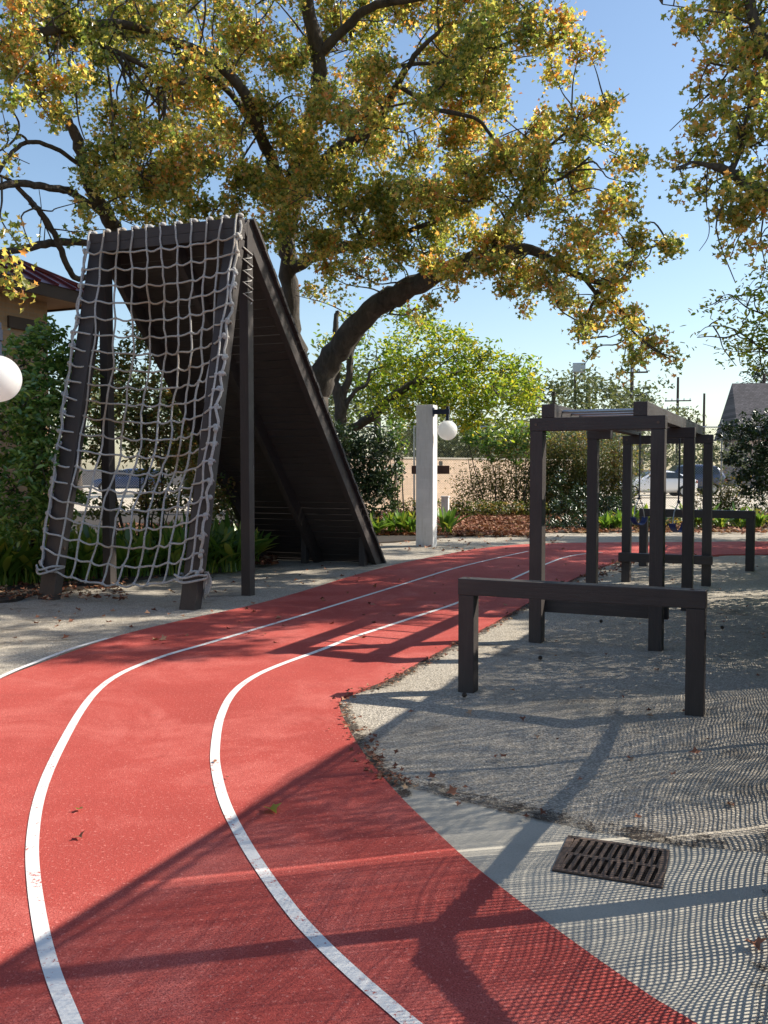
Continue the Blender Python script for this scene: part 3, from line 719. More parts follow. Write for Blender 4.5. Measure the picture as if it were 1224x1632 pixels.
# ================================================================ house at the left
def house_left():
    e = empty('tan_house', (-6.0, 15.0, 0), .43, label='tan brick house with a dark red metal hip roof at the left', cat='house')
    # local x = outwards to the right, local y = along the wall away from us; corner (end) at y=2.2
    yE = 1.75; ze = 4.60
    mb = MB(); mb.box((-9, -14, -.2), (-.45, yE-.55, ze-.10)); mb.build('wall', M['tanbrick'], e)
    mb = MB(); mb.box((-9.3, -14.3, ze-.098), (.12, yE+.0, ze-.02)); mb.build('soffit', simple('tan_soffit', (.42, .27, .15), .8, 0, .1, 3), e)
    mb = MB(); mb.box((.12, -14.3, ze-.13), (.17, yE+.05, ze+.07)); mb.box((-9.3, yE, ze-.13), (.119, yE+.05, ze+.07)); mb.build('fascia', M['fascia'], e)
    # hip roof
    xr = -4.6; zr = ze+.07+4.75*.52; yr = yE+.05-4.75
    C = [(.19, yE+.07, ze+.075), (.19, -14.3, ze+.075), (-9.4, -14.3, ze+.075), (-9.4, yE+.07, ze+.075), (xr, yr, zr), (xr, -12, zr)]
    mb = MB(); mb.add(C, [(0, 4, 5, 1), (0, 3, 4), (2, 5, 4, 3), (1, 5, 2), (0, 1, 2, 3)]); rf = mb.build('roof', M['redroof'], e)
    mb = MB()
    A, B, R4, R5 = map(Vector, (C[0], C[1], C[4], C[5]))
    up = (R4-A).cross(B-A).normalized(); up = up if up.z > 0 else -up
    k = 0
    y = yE-.15
    while y > -10:
        x_hi = max(xr, .19-(yE+.07-y)); f = (.19-x_hi)/(.19-xr)
        p = Vector((.19, y, ze+.075)); q = Vector((x_hi, y, ze+.075+(zr-ze-.075)*f))
        if (p-q).length > .1: mb.beam(p+up*.022, q+up*.022, .03, .045, (0, 1, 0), 0)
        y -= .40
    mb.build('standing_seams', M['redroof'], rf)
    mb = MB(); mb.tube([A+up*.02, R4+up*.02], .05, 8); mb.tube([R4+up*.02, R5+up*.02], .05, 8); mb.build('ridge_cap', M['redroof'], rf)
    mb = MB(); mb.box((-.449, .3, 3.95), (-.40, 1.1, 4.15)); mb.build('beam_end', M['fascia'], e)
house_left()
# far shingled roof at the right
e = empty('far_house', (34.5, 88, 0), .10, label='far house with a steep grey shingle roof at the right edge', cat='house')
mb = MB(); mb.box((.3, .3, -.2), (15, 9, 4.6)); mb.build('wall', M['siding'], e)
mb = MB(); zb = 5.4; mb.add([(-.6, 0, 4.5), (16, 0, 4.5), (16, 9.4, 4.5), (-.6, 9.4, 4.5), (-.2, 4.2, 10.1), (16, 4.2, 10.1)], [(0, 1, 5, 4), (3, 4, 5, 2), (0, 4, 3), (1, 2, 5), (0, 3, 2, 1)]); mb.build('roof', M['shingle'], e)
mb = MB(); mb.box((1.0, .25, 1.2), (1.9, .29, 3.0)); mb.build('window', M['black'], e)
mb = MB(); mb.box((-.7, -.05, 4.3), (16.05, .0, 4.52)); mb.build('fascia', M['fascia'], e)

# ================================================================ cars
def car(name, loc, rz, L, Wd, H, paint, label, suv=False, win=None):
    e = empty(name, loc, -rz, label=label, cat='car')
    # side profile stations x from nose (-L/2) to tail, (z_low, z_belt, z_roof or belt, half width belt, half width roof)
    if suv: prof = [(-.5, .45, .78, .78), (-.46, .32, .95, .95), (-.30, .28, 1.05, 1.05), (-.22, .27, 1.10, 1.12), (-.10, .27, 1.12, 1.62), (.0, .27, 1.12, 1.70), (.25, .27, 1.12, 1.70), (.42, .28, 1.12, 1.62), (.48, .32, 1.08, 1.15), (.5, .45, .9, .9)]
    else: prof = [(-.5, .42, .62, .62), (-.475, .28, .74, .74), (-.38, .22, .86, .86), (-.24, .21, .94, .96), (-.10, .2, .97, 1.32), (.02, .2, .98, 1.45), (.16, .2, .99, 1.44), (.32, .22, 1.00, 1.22), (.44, .25, .98, 1.02), (.485, .3, .92, .94), (.5, .45, .72, .72)]
    k = H/(1.70 if suv else 1.45); hw = Wd/2
    mb = MB(); rings = []
    for (x, zl, zb, zr) in prof:
        tp = hw*(1-.55*max(0, abs(x)-.40)/.10*.35); zl, zb, zr = zl*k, zb*k, zr*k
        rw = tp*(.93 if zr-zb < .05 else .74)
        rings.append([(x*L, -tp*.88, zl), (x*L, -tp, zl+(zb-zl)*.35), (x*L, -tp, zl+(zb-zl)*.8), (x*L, -tp*.95, zb), (x*L, -rw, zr-.03*(zr > zb)), (x*L, -rw*.7, zr+.005), (x*L, rw*.7, zr+.005), (x*L, rw, zr-.03*(zr > zb)), (x*L, tp*.95, zb), (x*L, tp, zl+(zb-zl)*.8), (x*L, tp, zl+(zb-zl)*.35), (x*L, tp*.88, zl)])
    n = 12; vs = [p for r in rings for p in r]; fs = []
    for i in range(len(rings)-1):
        for j in range(n): j2 = (j+1) % n; fs.append((i*n+j, (i+1)*n+j, (i+1)*n+j2, i*n+j2))
    fs += [tuple(range(n)), tuple(range(n*(len(rings)-1), n*len(rings)))[::-1]]
    mb.add(vs, fs, True)
    body = mb.build('body', paint, e)
    bv = body.modifiers.new('sub', 'SUBSURF'); bv.levels = 2; bv.render_levels = 2
    x0, x1 = (-.17, .40) if suv else (-.16, .34)
    for s in (-1, 1):
        mb = MB(); zb = (1.14 if suv else 1.0)*k; zt = (1.58 if suv else 1.34)*k
        pts = [(x0, zb), (x0+.10, zt), (x1-.10, zt*.99), (x1, zb)] if not suv else [(x0, zb), (x0+.08, zt), (x1-.02, zt*.99), (x1, zb)]
        a = [(x*L, s*(hw*(.955 if z == zb else .80)), z) for x, z in pts]; b = [(p[0], p[1]*.96, p[2]) for p in a]
        mb.add(a+b, [(0, 1, 2, 3), (7, 6, 5, 4)]+[(i, (i+1) % 4, 4+(i+1) % 4, 4+i) for i in range(4)]); mb.build('side_window', win, e)
        mb = MB(); mb.tube([(x0*L*.1, s*(hw*.965), zb), (x0*L*.1+.02, s*hw*.83, zt)], .03, 6); mb.build('window_pillar', paint, e)
    xs = ((-.215, -.095) if not suv else (-.215, -.105)); z0_, z1_ = ((.98, 1.34) if not suv else (1.13, 1.6))
    mb = MB(); a = [(xs[0]*L, -hw*.85, z0_*k), (xs[0]*L, hw*.85, z0_*k), (xs[1]*L, hw*.68, z1_*k), (xs[1]*L, -hw*.68, z1_*k)]; a2 = [(p[0]-.02, p[1], p[2]+.03) for p in a]
    mb.add(a2+a, [(0, 1, 2, 3), (7, 6, 5, 4)]+[(i, (i+1) % 4, 4+(i+1) % 4, 4+i) for i in range(4)]); mb.build('windscreen', win, e)
    for x in (-.33, .31):
        for s in (-1, 1):
            r = (.36 if suv else .32)
            mb = MB(); mb.tube([(x*L, s*(hw-.2), r), (x*L, s*(hw+.015), r)], r, 28, smooth=False)
            wl = mb.build('wheel', M['black'], e)
            mb = MB(); mb.tube([(x*L, s*(hw+.016), r), (x*L, s*(hw+.03), r)], r*.62, 20, smooth=False)
            mb.build('rim', M['metal'], wl)
    for s in (-1, 1):
        mb = MB(); mb.sphere((-.478*L, s*hw*.72, .70*k), .12, 12, 8, (.6, 1.2, .6)); mb.build('headlight', M['metal'], e)
        mb = MB(); mb.sphere((.482*L, s*hw*.74, .82*k), .12, 12, 8, (.5, 1.2, .8)); mb.build('tail_light', simple('red_lens', (.4, .02, .02), .2, 0, .1, 3, 0), e)
        mb = MB(); mb.sphere((-.12*L, s*(hw+.06), 1.02*k), .10, 10, 6, (.8, 1, .7)); mb.build('mirror', paint, e)
    return e
def paint_mat(name, c):
    m, n, N, L, P = new_mat(name); P.inputs['Base Color'].default_value = (*c, 1); P.inputs['Roughness'].default_value = .3; P.inputs['Coat Weight'].default_value = .7; P.inputs['Coat Roughness'].default_value = .06
    return m
gl = paint_mat('dark_glass', (.02, .03, .04)); gl.node_tree.nodes['Principled BSDF'].inputs['Roughness'].default_value = .08
whitep = paint_mat('white_car_paint', (.88, .88, .90)); bluep = paint_mat('dark_blue_paint', (.02, .035, .09)); bluec = paint_mat('bright_blue_paint', (.012, .05, .16))
car('parked_car', (15.3, 52, .02), .0, 4.45, 1.78, 1.50, whitep, 'white sedan parked beyond the fence, seen between the monkey bar posts', win=gl)
car('parked_car', (18.6, 57, .02), .0, 4.7, 1.9, 1.85, bluep, 'dark blue tall car parked just right of the white sedan', True, gl)
car('parked_car', (-16.6, 60, .02), .15, 4.5, 1.8, 1.6, bluec, 'blue car seen through the rope net beyond the bushes', True, gl)
mb = MB(); mb.box((21.2, 49, -.04), (24.4, 49.2, .22), bev=.02); tag(mb.build('parking_kerb', M['concrete']), 'low concrete kerb beside the sunlit parking lot', 'kerb')

# ================================================================ poles
def upole(px, Y, ytop, label, arms=(), r=.13, lamp=False):
    x = (px-612)/FPX*Y; ht = at(px, ytop, Y)[2]
    e = empty('utility_pole', (x, Y, 0), .2, label=label, cat='utility pole', group='poles beyond the parking lot')
    mb = MB(); mb.tube([(0, 0, -.2), (0, 0, ht*.5), (0, 0, ht)], [r, r*.9, r*.7], 10); mb.build('pole', M['bark_dark'], e)
    for (ya, half) in arms:
        za = at(px, ya, Y)[2]; hm = half/FPX*Y
        mb = MB(); mb.box((-hm, -.08-r, za-.07), (hm, .02-r, za+.07)); a = mb.build('crossarm', M['bark_dark'], e)
        for k in range(5):
            m2 = MB(); xx = -hm*.92+hm*1.84*k/4; m2.tube([(xx, -.03-r, za+.07), (xx, -.03-r, za+.30)], [.07, .04], 8); m2.build('insulator', M['metal'], a)
    if lamp:
        mb = MB(); mb.box((-.20, -.9, ht-.15), (.75, -.35, ht+.55), bev=.05); mb.build('floodlight', M['metal'], e)
    return e
upole(915, 70, 592, 'pole with a boxy floodlight on top, left of the other poles', (), .15, True)
upole(1005, 80, 545, 'tall utility pole with two crossarms, upper part behind autumn leaves', ((594, 24), (631, 24)), .2)
upole(1078, 110, 601, 'farther utility pole with two crossarms against white sky', ((639, 20), (652, 17)), .2)
upole(1120, 120, 627, 'plain short pole farthest to the right against white sky', (), .2)
def wire(name, pts, label):
    mb = MB(); mb.tube(pts, .02, 4); tag(mb.build(name, M['navy']), label, 'power line')
a = at(916, 601, 70); b = at(1005, 612, 80)
wire('power_line', [a+(b-a)*t-np.array([0, 0, 1.2*4*t*(1-t)*.5]) for t in np.linspace(0, 1, 12)], 'thin wire sagging between the floodlight pole and the tall pole')

# ================================================================ TREES
def tree(name, label, bases, limbs, clumps, leaf, lsize, bark, dens=700, up=.5, group=None, wcl=(), per=10, spread=.16, twr=.007, twf=.55, cat='tree', depth=1.2, nside=9, crown_name='crown', rand=.25):
    """limbs: lists of (px,py,Y,r); clumps: (px,py,rpx,Y[,density factor])"""
    base = bases; e = empty(name, base, 0, label=label, cat=cat, group=group) if group else empty(name, base, 0, label=label, cat=cat)
    off = np.array([base[0], base[1], base[2] if len(base) > 2 else 0])
    mb = MB(); anchors = []
    for l in limbs:
        q = branch(mb, l, nside); anchors += q if l[0][3] > .0125 else []
    P = []; SP = []; CT = []
    for c in clumps:
        px, py, rp, Y = c[:4]; f = c[4] if len(c) > 4 else 1
        ctr = at(px, py, Y); r = rp/FPX*Y
        n = int(dens*f*pi*r*r)+per
        sp, pts = clump_points(ctr, (r, r*depth, r*.95), n, per, spread, sub=True)
        P.append(pts); SP.append(sp); CT.append(ctr)
    for (cx, cy, cz, r, f) in wcl:
        sp, pts = clump_points((cx, cy, cz), (r, r, r*.7), int(dens*f*pi*r*r)+per, per, spread); P.append(pts); SP.append(sp)
    P = np.concatenate(P); SP = np.concatenate(SP)
    if anchors:
        A0 = np.array(anchors); extra = []
        for c in CT:                                    # a bent branchlet from the nearest limb into each clump
            dd_ = ((A0-c)**2).sum(1)**.5; i = int(np.argsort(dd_)[min(len(dd_)-1, random.randrange(14))]); a = A0[i]
            if dd_[i] > 2.3 or dd_[i] < .15: continue
            m1 = a*.65+c*.35+rng.normal(size=3)*.05*dd_[i]; m2 = a*.3+c*.7+rng.normal(size=3)*.05*dd_[i]
            e2 = c+(c-a)*.15+rng.normal(size=3)*.1
            Q = catmull([a, m1, m2, e2], 4); r0 = min(.024, .008+.009*dd_[i]); mb.tube(Q, np.linspace(r0, .006, len(Q)), 5, caps=False); extra += Q[3:]
        twigs(mb, SP, np.array(anchors+extra), twr, twf, 1.0)
    t = mb.build('trunk', bark, e); t.location = -off
    cr = leaf_mesh(crown_name, P, lsize, leaf, e, STAR if leaf in (M['leaf_olive'],) else OVAL if lsize > .05 else SPEAR, up)
    cr.location = -off
    return e

# ---- the big autumn tree
D = lambda px: float(np.interp(px, [-100, 0, 200, 450, 650, 850, 1100], [12.8, 13.2, 14.8, 16.8, 16.4, 15, 14.2]))
cl = []
for py in range(-90, 300, 62):
    for px in range(160, 770, 66):
        if 150 < px < 250 and 90 < py < 240: continue
        cl.append((px+random.uniform(-18, 18), py+random.uniform(-18, 18), 50, D(px)+random.uniform(-1.6, 1.6), .8))
for c in [(20, 60, 36), (70, 75, 36), (130, 20, 40), (140, 130, 26, .8), (60, 135, 30), (200, 60, 40), (205, 110, 24, .7), (100, 190, 20, .6), (150, 240, 24, .6), (260, 130, 34), (30, -60, 60), (110, -60, 60), (40, 25, 50), (105, 30, 50), (35, 105, 42), (95, 105, 40), (25, 165, 26), (70, 165, 30), (150, 60, 40), (150, 105, 28), (120, 150, 24, .6), (165, 200, 24, .8), (182, 178, 28), (215, 160, 22, .6), (215, 200, 34), (255, 195, 40), (190, 235, 34), (235, 250, 42), (290, 240, 44), (175, 275, 22, .7), (210, 290, 34), (260, 300, 42), (310, 300, 45), (150, 350, 18, .5), (120, 375, 14, .5), (190, 330, 26, .7), (235, 345, 30), (280, 345, 30), (345, 340, 40), (385, 300, 45),
          (440, 320, 52), (505, 320, 50), (570, 320, 52), (640, 320, 55), (705, 320, 55), (760, 310, 50), (430, 372, 40), (485, 385, 42), (550, 385, 45), (615, 385, 48), (680, 385, 46), (735, 392, 42), (790, 385, 45), (520, 440, 36, .7), (575, 440, 34, .6), (690, 440, 30), (740, 440, 32), (640, 425, 30), (500, 470, 26, .5), (700, 470, 24, .7), (775, 425, 34), (660, 500, 14, .5),
          (800, -40, 60), (870, -50, 45), (740, 40, 52), (795, 35, 50), (850, 40, 42), (895, 50, 34), (925, 70, 25), (945, 88, 14), (872, 95, 26), (885, 130, 18, .8), (862, 75, 20), (760, 105, 42), (775, 150, 34), (745, 165, 36, .8), (795, 178, 18, .7), (720, 215, 40), (700, 150, 24, .5),
          (800, 225, 40), (845, 205, 36), (885, 210, 38), (925, 185, 26), (965, 165, 22), (985, 155, 10), (955, 205, 24), (975, 225, 16), (925, 235, 32), (810, 285, 45), (870, 275, 45), (925, 285, 36), (985, 255, 20), (1012, 262, 22), (995, 285, 18), (965, 310, 30), (1000, 330, 22), (845, 335, 45), (905, 345, 42), (955, 360, 36), (1010, 385, 28), (1045, 388, 24), (1072, 380, 13), (1000, 415, 26), (820, 385, 40), (880, 400, 38), (935, 410, 36), (975, 440, 28), (1025, 420, 16),
          (830, 430, 34, 1.2), (870, 450, 34, 1.2), (805, 460, 24), (845, 475, 20), (890, 475, 18), (920, 470, 26), (955, 480, 28), (925, 510, 22), (930, 540, 16), (938, 560, 9), (965, 515, 26), (990, 500, 24), (1005, 540, 24), (1035, 555, 22), (1060, 568, 14), (1076, 578, 8), (1010, 570, 18), (1000, 590, 8), (1045, 530, 14, .7)]:
    cl.append((c[0], c[1], c[2], D(c[0])+random.uniform(-.9, .9), c[3] if len(c) > 3 else 1))
base = (-1.75, 18.6, 0)
limbs = [[(472, 860, 18.6, 0.440), (482, 800, 18.6, 0.368), (488, 740, 18.6, 0.336), (494, 680, 18.6, 0.320), (500, 620, 18.6, 0.320)],
 [(500, 625, 18.6, 0.288), (525, 578, 18.4, 0.256), (555, 535, 18.1, 0.232), (600, 490, 17.7, 0.216), (655, 458, 17.2, 0.200), (715, 428, 16.6, 0.160), (780, 405, 16, 0.112), (840, 397, 15.5, 0.088), (880, 415, 15.2, 0.072), (930, 443, 15, 0.056), (975, 450, 14.8, 0.040), (1005, 440, 14.6, 0.024)],
 [(495, 640, 18.6, 0.224), (478, 580, 18.6, 0.192), (466, 520, 18.6, 0.176), (462, 450, 18.6, 0.176), (458, 390, 18.5, 0.176), (470, 320, 18.2, 0.160), (500, 270, 17.8, 0.136), (560, 225, 17.2, 0.112), (600, 195, 16.8, 0.096), (630, 140, 16.4, 0.072), (660, 90, 16, 0.048), (700, 50, 15.6, 0.032)],
 [(462, 430, 18.6, 0.128), (520, 400, 18, 0.096), (580, 390, 17.5, 0.080), (640, 372, 17, 0.056), (700, 350, 16.5, 0.032)],
 [(458, 400, 18.5, 0.144), (455, 330, 18, 0.136), (480, 230, 17.2, 0.128), (505, 150, 16.8, 0.128), (508, 90, 16.5, 0.128), (495, 30, 16.2, 0.120), (480, -60, 16, 0.096)],
 [(508, 90, 16.5, 0.088), (545, 50, 16.2, 0.080), (590, 12, 16, 0.072), (650, 0, 15.8, 0.056), (720, -10, 15.5, 0.040), (790, -20, 15, 0.024)],
 [(462, 330, 18, 0.128), (430, 250, 17, 0.112), (390, 150, 16, 0.096), (330, 90, 15.4, 0.080), (260, 60, 15, 0.072), (190, 38, 14.6, 0.064), (110, 45, 14, 0.064), (50, 55, 13.6, 0.064), (-20, 80, 13.2, 0.056)],
 [(330, 90, 15.4, 0.056), (290, 130, 15, 0.048), (240, 110, 14.8, 0.040), (180, 80, 14.5, 0.040), (120, 60, 14.2, 0.032)],
 [(430, 250, 17, 0.072), (370, 150, 16.4, 0.056), (310, 110, 16, 0.048), (270, 60, 15.8, 0.040)],
 [(560, 225, 17.2, 0.064), (555, 190, 17, 0.056), (590, 165, 16.8, 0.048), (620, 110, 16.6, 0.040), (700, 100, 16.2, 0.032), (760, 85, 15.6, 0.032), (800, 72, 15.2, 0.028), (840, 55, 15, 0.016)],
 [(640, 140, 16.4, 0.040), (700, 175, 16, 0.040), (760, 190, 15.6, 0.032), (790, 230, 15.3, 0.024)],
 [(780, 405, 16, 0.064), (800, 370, 15.8, 0.056), (820, 330, 15.6, 0.052), (840, 300, 15.4, 0.048), (870, 288, 15.2, 0.040), (895, 285, 15, 0.024), (940, 250, 14.8, 0.016)],
 [(820, 330, 15.6, 0.032), (850, 270, 15.4, 0.028), (880, 230, 15.1, 0.024), (930, 190, 14.9, 0.016), (965, 165, 14.8, 0.010)],
 [(930, 443, 15, 0.036), (950, 470, 14.9, 0.032), (940, 495, 14.9, 0.024), (935, 540, 14.8, 0.010)],
 [(950, 462, 14.9, 0.028), (985, 490, 14.8, 0.024), (1010, 530, 14.7, 0.018), (1050, 560, 14.6, 0.010), (1075, 578, 14.6, 0.005)],
 [(975, 450, 14.8, 0.024), (1010, 410, 14.7, 0.020), (1045, 390, 14.6, 0.012), (1070, 380, 14.5, 0.006)],
 [(655, 458, 17.2, 0.040), (620, 500, 17.4, 0.016)]]
tree('autumn_tree', 'big spreading tree with yellow and orange autumn leaves behind the climbing frame', base, limbs, cl, M['leaf_olive'], .090, M['bark'], 1060, up=.1, per=20, spread=.15, depth=.95)

# ---- bare limbs of a second tree at the left
cl2 = [(25, 250, 18, 13.5, .5), (15, 200, 20, 13.5, .6), (20, 385, 18, 13, .5), (45, 380, 12, 13, .5), (15, 425, 20, 11, .9), (35, 470, 14, 11, .6), (10, 455, 18, 11, .9), (105, 335, 14, 14, .4), (140, 330, 16, 14.5, .5), (135, 370, 14, 14.5, .6), (160, 300, 18, 14.8, .6)]
limbs2 = [[(405, 880, 17.8, .26), (385, 760, 17.6, .24), (335, 590, 17.2, .21), (260, 455, 16.8, .18), (208, 395, 16.2, .16), (184, 368, 15.9, .14), (168, 340, 15.6, .125), (150, 312, 15.3, .115), (135, 268, 15, .10), (124, 225, 14.7, .09), (108, 195, 14.5, .07), (80, 170, 14.3, .05)],
 [(170, 335, 15.6, .07), (135, 322, 15.2, .065), (108, 305, 14.9, .06), (70, 298, 14.5, .055), (30, 292, 14, .055), (-10, 300, 13.6, .05)],
 [(125, 262, 14.9, .035), (95, 240, 14.6, .035), (62, 228, 14.3, .035), (38, 228, 14.1, .032), (15, 248, 13.9, .03), (-6, 280, 13.7, .028)],
 [(215, 430, 16.6, .05), (150, 440, 16, .05), (122, 444, 15.6, .05), (108, 425, 15.2, .05), (90, 380, 14.8, .05), (70, 345, 14.5, .048), (45, 318, 14.2, .042), (20, 290, 14, .03), (0, 280, 13.8, .02)],
 [(200, 400, 16.2, .05), (160, 392, 15.8, .055), (120, 385, 15.4, .06), (80, 388, 15, .065), (40, 396, 14.6, .06), (-10, 405, 14.2, .05)],
 [(85, 388, 15, .012), (62, 340, 14.8, .01), (45, 325, 14.7, .006)], [(62, 388, 15, .01), (66, 340, 14.8, .008), (62, 300, 14.7, .005)], [(70, 388, 15, .01), (73, 350, 14.8, .006)],
 [(48, 230, 14.1, .02), (32, 215, 14, .018), (15, 230, 13.9, .016), (0, 240, 13.8, .014)], [(25, 222, 14, .018), (30, 195, 13.9, .015), (10, 165, 13.8, .01)],
 [(135, 268, 15, .04), (160, 235, 15, .035), (185, 250, 15, .03), (215, 300, 15, .02)], [(150, 312, 15.3, .04), (175, 290, 15.2, .03), (205, 255, 15, .02)]]
tree('half_bare_tree', 'half bare dark limbed tree rising behind the rope net at the left', (-2.6, 17.8, 0), limbs2, cl2, M['leaf_olive'], .11, M['bark_dark'], 520)

# ---- tree reaching in from the right
cl3 = [(1100, 5, 26), (1150, 10, 42), (1205, 20, 45), (1118, 45, 24), (1160, 65, 40), (1210, 85, 42), (1135, 105, 24), (1175, 125, 38), (1218, 150, 40), (1112, 150, 16), (1145, 165, 32), (1185, 195, 38), (1112, 190, 18), (1100, 185, 10), (1125, 215, 24), (1160, 235, 34), (1210, 230, 40), (1108, 240, 16), (1062, 268, 12), (1080, 265, 14), (1085, 295, 12), (1095, 322, 7), (1135, 280, 24, .7), (1150, 320, 26, .8), (1185, 290, 28), (1160, 355, 22, .8), (1195, 345, 30), (1215, 320, 30), (1165, 395, 12, .8), (1160, 408, 8), (1190, 385, 18, .6), (1225, 385, 24, .7), (1215, 420, 12, .4),
       (1290, 50, 80), (1290, 180, 80), (1300, 310, 80), (1390, 100, 90), (1400, 250, 90), (1480, 180, 90), (1480, 320, 80), (1380, -50, 90), (1250, -60, 70), (1160, -50, 50)]
cl3 = [(c[0], c[1], c[2], 12.5+random.uniform(-.8, .8)+max(0, c[0]-1250)*.004, c[3] if len(c) > 3 else 1) for c in cl3]
# unseen leaf clumps added sunward to shade the left gravel and far track
def shade_clumps(n, xr, yr, zr, rr, f, ok=lambda x, y: True):
    out = []
    while len(out) < n:
        tx, ty, z = random.uniform(*xr), random.uniform(*yr), random.uniform(*zr); r = random.uniform(*rr)
        if not ok(tx, ty): continue
        k = z/tan(SUN_EL); x = tx+k*cos(SUN_AZ); y = ty+k*sin(SUN_AZ)
        if abs(x)-r*1.3 < .43*y and (z-r-1.6) < .50*y: continue
        out.append((x, y, z, r, f))
    return out
def okL(x, y):
    if -1.6 < x < 2.6 and y < 9.6: return False          # open sun on the bars and their shadow
    if y < 7.4-.15*x: return False
    if x < -5.8 and y > 9.0: return False
    if x < -1.5 and 9.0 < y < 12.2: return random.random() < .55
    return True
wc3 = shade_clumps(84, (-8, 2.5), (7.0, 16), (6.0, 10.5), (.40, .75), .6, okL)
wc3 += shade_clumps(70, (0, 7.5), (12.8, 22), (5.0, 9), (.5, .85), .7)
limbs3 = [[(1560, 1000, 13.6, .38), (1555, 800, 13.6, .34), (1530, 600, 13.5, .31), (1480, 470, 13.3, .27), (1400, 390, 13, .2), (1300, 340, 12.8, .14), (1224, 312, 12.6, .10), (1180, 285, 12.5, .08), (1150, 268, 12.4, .06), (1130, 264, 12.4, .035), (1105, 258, 12.4, .02), (1085, 265, 12.4, .012), (1065, 268, 12.4, .008)],
 [(1165, 272, 12.5, .045), (1180, 240, 12.5, .04), (1186, 210, 12.5, .035), (1195, 170, 12.5, .03), (1200, 130, 12.5, .02)], [(1180, 232, 12.5, .02), (1172, 195, 12.5, .015), (1150, 165, 12.5, .01)],
 [(1480, 470, 13.3, .2), (1420, 300, 13, .17), (1320, 180, 12.8, .14), (1250, 110, 12.6, .11), (1215, 70, 12.5, .09), (1198, 20, 12.5, .07), (1190, -40, 12.5, .05)],
 [(1215, 120, 12.5, .03), (1175, 110, 12.5, .025), (1130, 100, 12.5, .012)], [(1128, 262, 12.4, .012), (1126, 320, 12.4, .008), (1130, 372, 12.4, .006), (1114, 400, 12.4, .004)]]
tree('overhanging_tree', 'tree with yellowing leaves leaning in from the right edge of the photo', (8.9, 13.6, 0), limbs3, cl3, M['leaf_olive'], .095, M['bark'], 800, wcl=wc3, up=.1, per=18, spread=.15)
# ---- sparse branch lower right
cl4 = [(1145, 478, 14, .5), (1125, 492, 9, .6), (1175, 480, 14, .5), (1200, 470, 16, .6), (1222, 460, 18, .7), (1150, 510, 14, .5), (1185, 520, 20, .7), (1215, 505, 20, .8), (1112, 535, 7, .7), (1165, 555, 16, .6), (1195, 555, 22, .9), (1222, 550, 22, 1), (1160, 570, 10, .6), (1210, 585, 18, .8), (1260, 480, 40), (1270, 560, 40), (1215, 440, 12, .6)]
cl4 = [(c[0], c[1], c[2], 15+random.uniform(-.4, .4), c[3] if len(c) > 3 else 1) for c in cl4]
limbs4 = [[(1340, 920, 15.2, 0.0540), (1320, 740, 15.2, 0.0480), (1300, 640, 15.1, 0.0360), (1260, 580, 15, 0.0240), (1220, 560, 15, 0.0180), (1170, 525, 15, 0.0120), (1130, 520, 15, 0.0072), (1110, 535, 15, 0.0036)],
 [(1300, 640, 15.1, 0.0300), (1270, 560, 15, 0.0240), (1224, 507, 15, 0.0150), (1190, 490, 15, 0.0120), (1165, 470, 15, 0.0072), (1145, 475, 15, 0.0036)], [(1190, 490, 15, 0.0072), (1195, 455, 15, 0.0048), (1222, 430, 15, 0.0030)], [(1224, 560, 15, 0.0090), (1170, 560, 15, 0.0060), (1120, 548, 15, 0.0030)]]
tree('sapling', 'thin sparse branches with small leaves against white sky at the right edge', (7.65, 15.2, 0), limbs4, cl4, M['leaf_bright'], .095, M['bark'], 800, per=6, spread=.2, twr=.004)

# ---- yellow green tree in the middle distance
cl5 = [(590, 600, 34), (625, 570, 30), (640, 640, 34), (660, 600, 38), (600, 660, 26, .6), (640, 545, 26, .7), (685, 560, 34), (690, 620, 40), (725, 570, 36), (735, 615, 40), (720, 655, 34), (765, 580, 34), (775, 620, 38), (760, 655, 32), (805, 595, 34), (815, 630, 34), (838, 615, 22), (850, 590, 12), (800, 660, 26), (840, 650, 22), (665, 515, 24, .7), (690, 510, 16, .5), (630, 500, 28, .6), (590, 540, 26, .5), (560, 520, 26, .5), (520, 560, 24, .5), (575, 610, 22, .5), (700, 535, 24), (745, 545, 18), (620, 690, 20, .5), (560, 655, 24, .4)]
cl5 = [(c[0], c[1], c[2], 27+random.uniform(-1.5, 1.5), c[3] if len(c) > 3 else 1) for c in cl5]
limbs5 = [[(548, 850, 26, .22), (546, 740, 26, .2), (543, 680, 26, .18), (541, 640, 26, .17), (534, 600, 26, .13), (538, 560, 26, .1), (535, 520, 26, .08), (538, 495, 26, .06)],
 [(543, 640, 26, .12), (556, 600, 26, .1), (560, 560, 26, .09), (575, 530, 26, .08), (590, 505, 26, .05), (600, 490, 26, .03)],
 [(545, 660, 26, .09), (565, 625, 26, .06), (585, 612, 26.3, .05), (590, 592, 26.5, .04), (610, 585, 26.7, .02)],
 [(540, 760, 27, .14), (560, 690, 27, .14), (590, 665, 27, .14), (625, 632, 27, .13), (660, 612, 27, .11), (700, 602, 27, .08), (750, 590, 27, .05), (800, 590, 27, .03)]]
tree('leaning_tree', 'smaller yellow green tree with a curved leaning trunk behind the hedge', (-1.2, 26, 0), limbs5, cl5, M['leaf_bright'], .15, M['bark'], 420, spread=.28, per=9)

